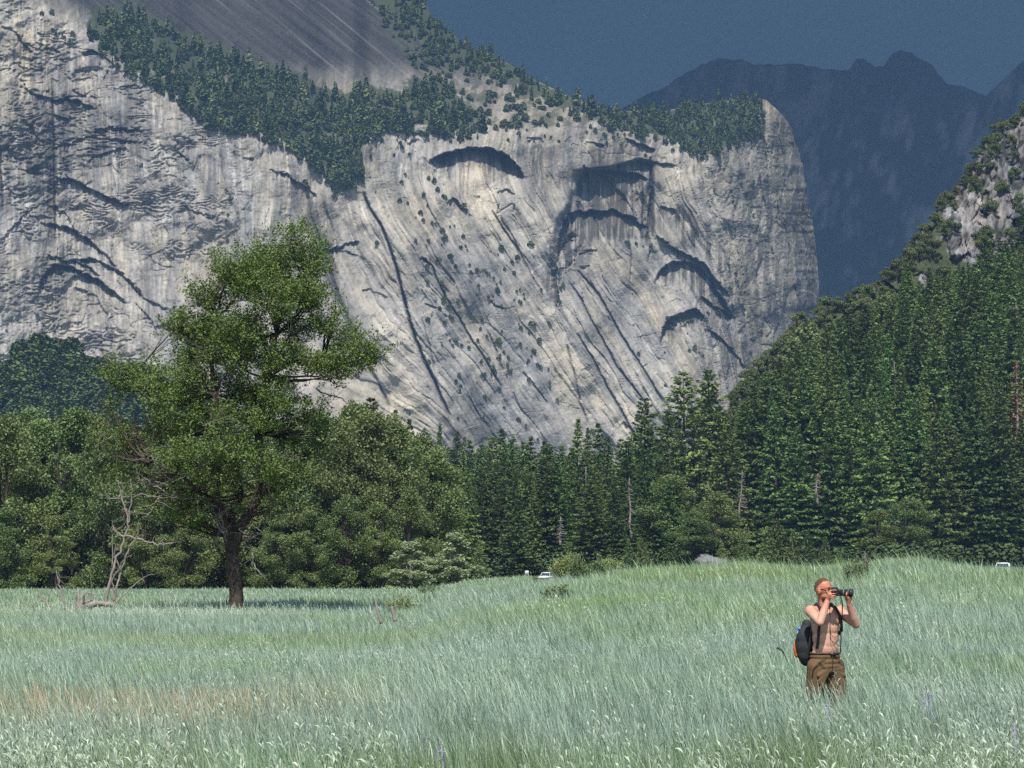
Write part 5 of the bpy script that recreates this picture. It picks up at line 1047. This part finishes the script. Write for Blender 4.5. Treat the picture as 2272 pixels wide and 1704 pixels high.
    for k, (dx, ln) in enumerate([(.034, .9), (.012, 1.05), (-.011, 1.0), (-.032, .85)]):
        b = kn2+fl*dx; j1 = b+far*.034*ln+lup*.018; j2 = j1+far*.008+lup*.028*ln; j3 = j2-far*.014*ln+lup*.018; tips.append((dx, j1, j2, j3))
    hand(LW, kn2, lup, fl, tips, (kn2+near*.026-fl*.012+lup*.004, kn2+near*.046-fl*.010+lup*.030, kn2+near*.036-fl*.006+lup*.058))
    # thighs to knees and shins (skin below the shorts)
    hipR = ctr(.90, 0, .09); hipL = ctr(.90, 0, -.09); kR = c4p(610, 1620)+np.array([0, -.02, 0]); kL = c4p(880, 1620)+np.array([0, .02, 0]); aR = np.array([kR[0]-.01, kR[1]+.03, .09]); aL = np.array([kL[0]+.01, kL[1]+.03, .09])
    for h_, k_, a_ in ((hipR, kR, aR), (hipL, kL, aL)): A.add(*cap(h_, k_, .085, .056)); A.add(*cap(k_, k_+(a_-k_)*.35, .056, .058)); A.add(*cap(k_+(a_-k_)*.35, a_, .058, .036)); A.add(*cap(a_-up*.03, a_-up*.04+f*.14, .04, .03))
    V, Fs, _ = A.out(); body = link('body', mesh('body', V, Fs, m_skin(), {}, True), root); remesh(body, .0062, 3)
    # face details
    m_dark = mat('dark_lens', (.015, .015, .02), .15, .6)
    G = Acc(); 
    for s in (-1, 1): G.add(*ell(hc+rh*s*.034+fh*.098+up*.012, (.026, .006, .016), 14, 8, M)); G.add(*tube([hc+rh*s*.060+fh*.092+up*.018, hc+rh*s*.082+fh*.02+up*.012, hc+rh*s*.084-fh*.005+up*.008], .0028, 6))
    G.add(*tube([hc-rh*.012+fh*.102+up*.016, hc+rh*.012+fh*.102+up*.016], .003, 6)); G.obj('sunglasses', m_dark, root, True)
    # buzz-cut hair: cap following the skull
    V, Fs = ell((0, 0, 0), (1, 1, 1), 40, 26); L = V.copy(); keep = (L[:, 2] > .30-.62*np.clip(-L[:, 1]+.05, -.2, 1)+.40*np.clip(L[:, 1], 0, 1)); 
    r = rng(3); V2 = (V*np.array([.0815, .1, .1115])*(1+.012*r.rand(len(V))[:, None]))@M.T+hc+np.array([0, 0, .025]); Fs = [fq[keep[fq].all(1)] for fq in Fs]
    link('hair', mesh('hair', V2, Fs, mat('hair', (.085, .05, .032), .9, .1, noise=(60, .5)), {}, True), root)
    Bd = Acc(); Vb, Fb = ell((0, 0, 0), (1, 1, 1), 30, 20); kp = (Vb[:, 2] < -.05) & (Vb[:, 1] > -.35) & (Vb[:, 2] < .3-.5*Vb[:, 1]+.3); V3 = (Vb*np.array([.0605, .0685, .0645]))@M.T+hc+fh*.03-up*.0625; link('beard', mesh('beard', V3, [fq[kp[fq].all(1)] for fq in Fb], mat('stubble', (.17, .085, .055), .9, .1, noise=(80, .4)), {}, True), root)
    # ---- shorts
    S = Acc()
    def els(c, rx, ry, rz): S.add(*ell(c, (rx, ry, rz), 24, 14, np.stack([rt, f, up], -1)))
    wz = .985
    for z, a, b in [(.955, .185, .135), (.90, .200, .142), (.85, .208, .145), (.80, .20, .135)]: els(ctr(z), a, b, .052)
    S.add(*cap(ctr(.84, 0, .10), kR+np.array([-.015, 0, .02]), .118, .100)); S.add(*cap(ctr(.84, 0, -.10), kL+np.array([.0, 0, .02]), .118, .100))
    rr = rng(12)
    for k in range(16):      # cloth folds radiating from the crotch and hanging down the legs
        s = 1 if k % 2 else -1; a = ctr(.80+.03*rr.rand(), .125, s*rr.uniform(.01, .04)); b = ctr(.80-.05*k*.35+.12*rr.rand(), .11, s*rr.uniform(.13, .19)); S.add(*cap(a, b, .012, .016, 6))
    V, Fs, _ = S.out(); mcl = mat('brown_cloth', (.118, .075, .042), .9, .1, noise=(14, .14), bump=(9, .6, .03)); sh = link('shorts', mesh('shorts', V, Fs, mcl, {}, True), root); remesh(sh, .009, 2)
    Tm = Acc(); th = np.linspace(0, 2*np.pi, 40); ring = np.array([ctr(.990, 0)+rt*.170*math.cos(t)+f*.122*math.sin(t) for t in th]); Tm.add(*tube(ring, .013, 8, False)); Tm.obj('belt', mat('belt', (.07, .045, .03), .8, .2), sh, True)
    Bk = Acc(); Bk.add(*box(ctr(.985, .137, -.02), (.075, .02, .03), np.stack([rt, f, up], -1))); Bk.obj('buckle', m_black, sh)
    Se = Acc(); Se.add(*tube([ctr(.965, .146, -.005), ctr(.90, .152, -.005), ctr(.83, .145, -.005)], .004, 6))
    for s in (1, -1): Se.add(*tube([ctr(.955, .135, s*.07), ctr(.90, .128, s*.15), ctr(.82, .075, s*.202), ctr(.72, .05, s*.205)], .004, 6))
    Se.obj('seams', mat('seam', (.04, .026, .015), .9, .1), sh)
    # boots
    for a_ in (aR, aL): Bt = Acc(); Bt.add(*cap(a_+up*.05, a_-up*.01, .052, .05)); Bt.add(*cap(a_-up*.035, a_-up*.045+f*.16, .048, .04)); bo = Bt.obj('boot', mat('boot_leather', (.08, .06, .045), .8, .2), root, True)
    # ---- camera in his hands
    co = empty('camera', (PX, PY, PZ), 'black camera with long lens held up to the eye of the shirtless man', 'camera')
    MC = np.stack([sr, fl, lup], -1)
    Bc = Acc(); V, Q = box(cb, (.135, .052, .078), MC); Bc.add(V, Q); Bc.add(*box(cb+near*.055+fl*.02, (.03, .04, .074), MC)); Bc.add(*box(cb+lup*.045, (.06, .05, .024), MC)); Bc.add(*cap(cb+lup*.05+fl*.018, cb+lup*.05-fl*.02, .014, .012, 10)); o = Bc.obj('camera_body', m_black, co); bv = o.modifiers.new('bevel', 'BEVEL'); bv.width = .006; bv.segments = 2
    Ln = Acc(); Ln.add(*tube([cb+fl*.02, cb+fl*.05, cb+fl*.052, cb+fl*.11, cb+fl*.112, cb+fl*.165, cb+fl*.167, cb+fl*.198], [.032, .032, .036, .036, .0385, .0385, .043, .043], 28)); lo = Ln.obj('lens', m_black, co, True)
    Rg = Acc(); Rg.add(*tube([cb+fl*.096, cb+fl*.106], .0392, 28)); Rg.add(*tube([cb+fl*.150, cb+fl*.155], .0402, 28)); Rg.obj('lens_ring', mat('lens_ring', (.14, .14, .15), .4, .5), lo, True)
    Gl = Acc(); Gl.add(*tube([cb+fl*.1975, cb+fl*.1995], .036, 24)); Gl.obj('front_glass', m_glass, lo)
    for k, dv in enumerate([(.0, .012), (-.02, -.016), (.02, .03)]): Bn = Acc(); Bn.add(*cap(cb+near*.078+fl*dv[0]*.5+lup*dv[1], cb+near*.074+fl*dv[0]*.5+lup*dv[1]+fl*.008, .004, .004, 8)); Bn.obj('button', m_steel, co)
    St = Acc()
    def ribbon(pts, wd, n=None, width_dir=np.array([1., 0, 0])):
        pts = np.asarray(pts, float); t = np.linspace(0, len(pts)-1, len(pts)*5); q = np.stack([np.interp(t, range(len(pts)), pts[:, k]) for k in range(3)], -1)
        for _ in range(3): q[1:-1] = (q[:-2]+2*q[1:-1]+q[2:])/4
        nn = np.array([0, 1., 0]); a = q-width_dir*wd/2; b = q+width_dir*wd/2; m = len(q); th = .002; V = np.concatenate([a-nn*th, b-nn*th, b+nn*th, a+nn*th]); i = np.arange(m-1); Q = np.concatenate([np.stack([i+c*m, i+1+c*m, i+1+((c+1) % 4)*m, i+((c+1) % 4)*m], -1) for c in range(4)]); return V, Q
    St.add(*ribbon([cb+near*.07+lup*.02+fl*.03, c4p(895, 440, -.30), c4p(906, 560, -.235), c4p(912, 660, -.16), c4p(905, 740, -.11), c4p(880,800,-.13)], .012)); 
    St.add(*tube([c4p(770, 500, -.13), c4p(768, 640, -.15), c4p(766, 780, -.155), c4p(775, 860, -.15), c4p(815, 902, -.15), c4p(860, 885, -.145), c4p(905, 858, -.12)], .0035, 6)); St.add(*tube([c4p(772, 600, -.152), c4p(768, 860, -.152), c4p(778, 930, -.150), c4p(830, 975, -.145), c4p(900, 1015, -.12)], .003, 6)); St.obj('strap', m_black, co)
    # ---- rucksack worn on his back
    bk = empty('rucksack', (PX, PY, PZ), 'black and orange rucksack worn on the back of the shirtless man', 'rucksack')
    m_pack = mat('pack_cloth', (.022, .024, .027), .75, .25, noise=(12, .3), bump=(10, .5, .02)); m_or = mat('orange_cloth', (.72, .16, .04), .8, .2)
    K_ = Acc(); X_ = np.stack([rt, f, up], -1)
    bc = lambda z, dr=0, df=0: ctr(z, -.235+df, .085+dr)
    for z, a, b, c in [(1.29, .055, .06, .07), (1.22, .085, .08, .10), (1.15, .125, .10, .15), (1.06, .130, .105, .16), (.99, .118, .095, .13), (.93, .09, .075, .09)]: K_.add(*ell(bc(z), (a, b, c), 20, 14, X_))
    K_.add(*ell(bc(1.06, .08, -.03), (.045, .075, .12), 16, 12, X_)); V, Fs, _ = K_.out(); pk = link('bag', mesh('bag', V, Fs, m_pack, {}, True), bk); remesh(pk, .010, 3)
    O_ = Acc(); O_.add(*ell(bc(1.04, .105, -.06), (.020, .045, .075), 14, 12, X_)); O_.add(*ell(bc(.985, .095, -.055), (.022, .045, .05), 14, 12, X_)); O_.obj('orange_patch', m_or, bk, True)
    Sp = Acc()
    Sp.add(*tube([bc(1.30, -.02, .08), ctr(1.50, -.07, .09), ctr(1.535, -.01, .095), ctr(1.49, .075, .10), ctr(1.40, .128, .105)], .016, 8)); Sp.add(*tube([bc(1.30, -.12, .08), ctr(1.50, -.06, -.075), ctr(1.53, .0, -.085), ctr(1.49, .075, -.095), ctr(1.40, .132, -.115), ctr(1.32, .125, -.135), ctr(1.24, .08, -.165), ctr(1.2, .0, -.178)], .018, 8))
    Sp.add(*ribbon([c4p(640, 740, -.135), c4p(632, 830, -.135), c4p(622, 940, -.128), c4p(608, 1038, -.125)], .030)); Sp.add(*ribbon([c4p(548, 760, -.06), c4p(552, 860, -.055), c4p(530, 1000, -.03), c4p(515, 1110, .0)], .026)); Sp.add(*tube([c4p(918, 760, -.02), c4p(922, 900, .0), c4p(916, 1090, .02)], .006, 6)); Sp.obj('shoulder_straps', m_pack, bk, True)
    bt = Acc(); b0 = bc(1.235, .085, -.02); bt.add(*tube([b0-up*.14, b0-up*.02, b0+up*.0, b0+up*.012], [.028, .028, .016, .014], 16)); o = bt.obj('water_bottle', mat('clear_plastic', (.35, .45, .55), .2, .5), None, True, (PX, PY, PZ)); tag(o, 'water bottle with blue cap in the side pocket of the rucksack', 'bottle')
    cpz = Acc(); cpz.add(*tube([b0+up*.010, b0+up*.035], .022, 16)); cpz.obj('cap', mat('blue_cap', (.04, .20, .75), .4, .4), o, True)
build_person()
# a small brown seed head bending in the grass left of him
sticks('dry_seed_head', 'single dark drooping seed head left of the shirtless man', 'plant', 24, 1735, 1480, [([(4839,1922,0),(4817,1866,0),(4797,1833,0),(4767,1817,0)], .002, .012)], mt=m_bark, seed=20, twigs=0)
# ================================================================ air
def haze():
    V, Q = box((0, 3650, 1000), (11000, 7900, 2080)); V[:, 2] = np.where(V[:, 2] < 0, -6, 2080)
    m = bpy.data.materials.new('haze'); m.use_nodes = True; nt = m.node_tree; nt.nodes.clear(); o_ = N(nt, 'ShaderNodeOutputMaterial'); v_ = N(nt, 'ShaderNodeVolumePrincipled'); v_.inputs['Color'].default_value = (.30, .54, .95, 1); v_.inputs['Density'].default_value = HAZE; v_.inputs['Anisotropy'].default_value = 0.0
    nt.links.new(v_.outputs[0], o_.inputs['Volume']); o = link('haze', mesh('haze', V, [Q], m, {})); tag(o, kind='stuff')
HAZE = 0.000066
haze()
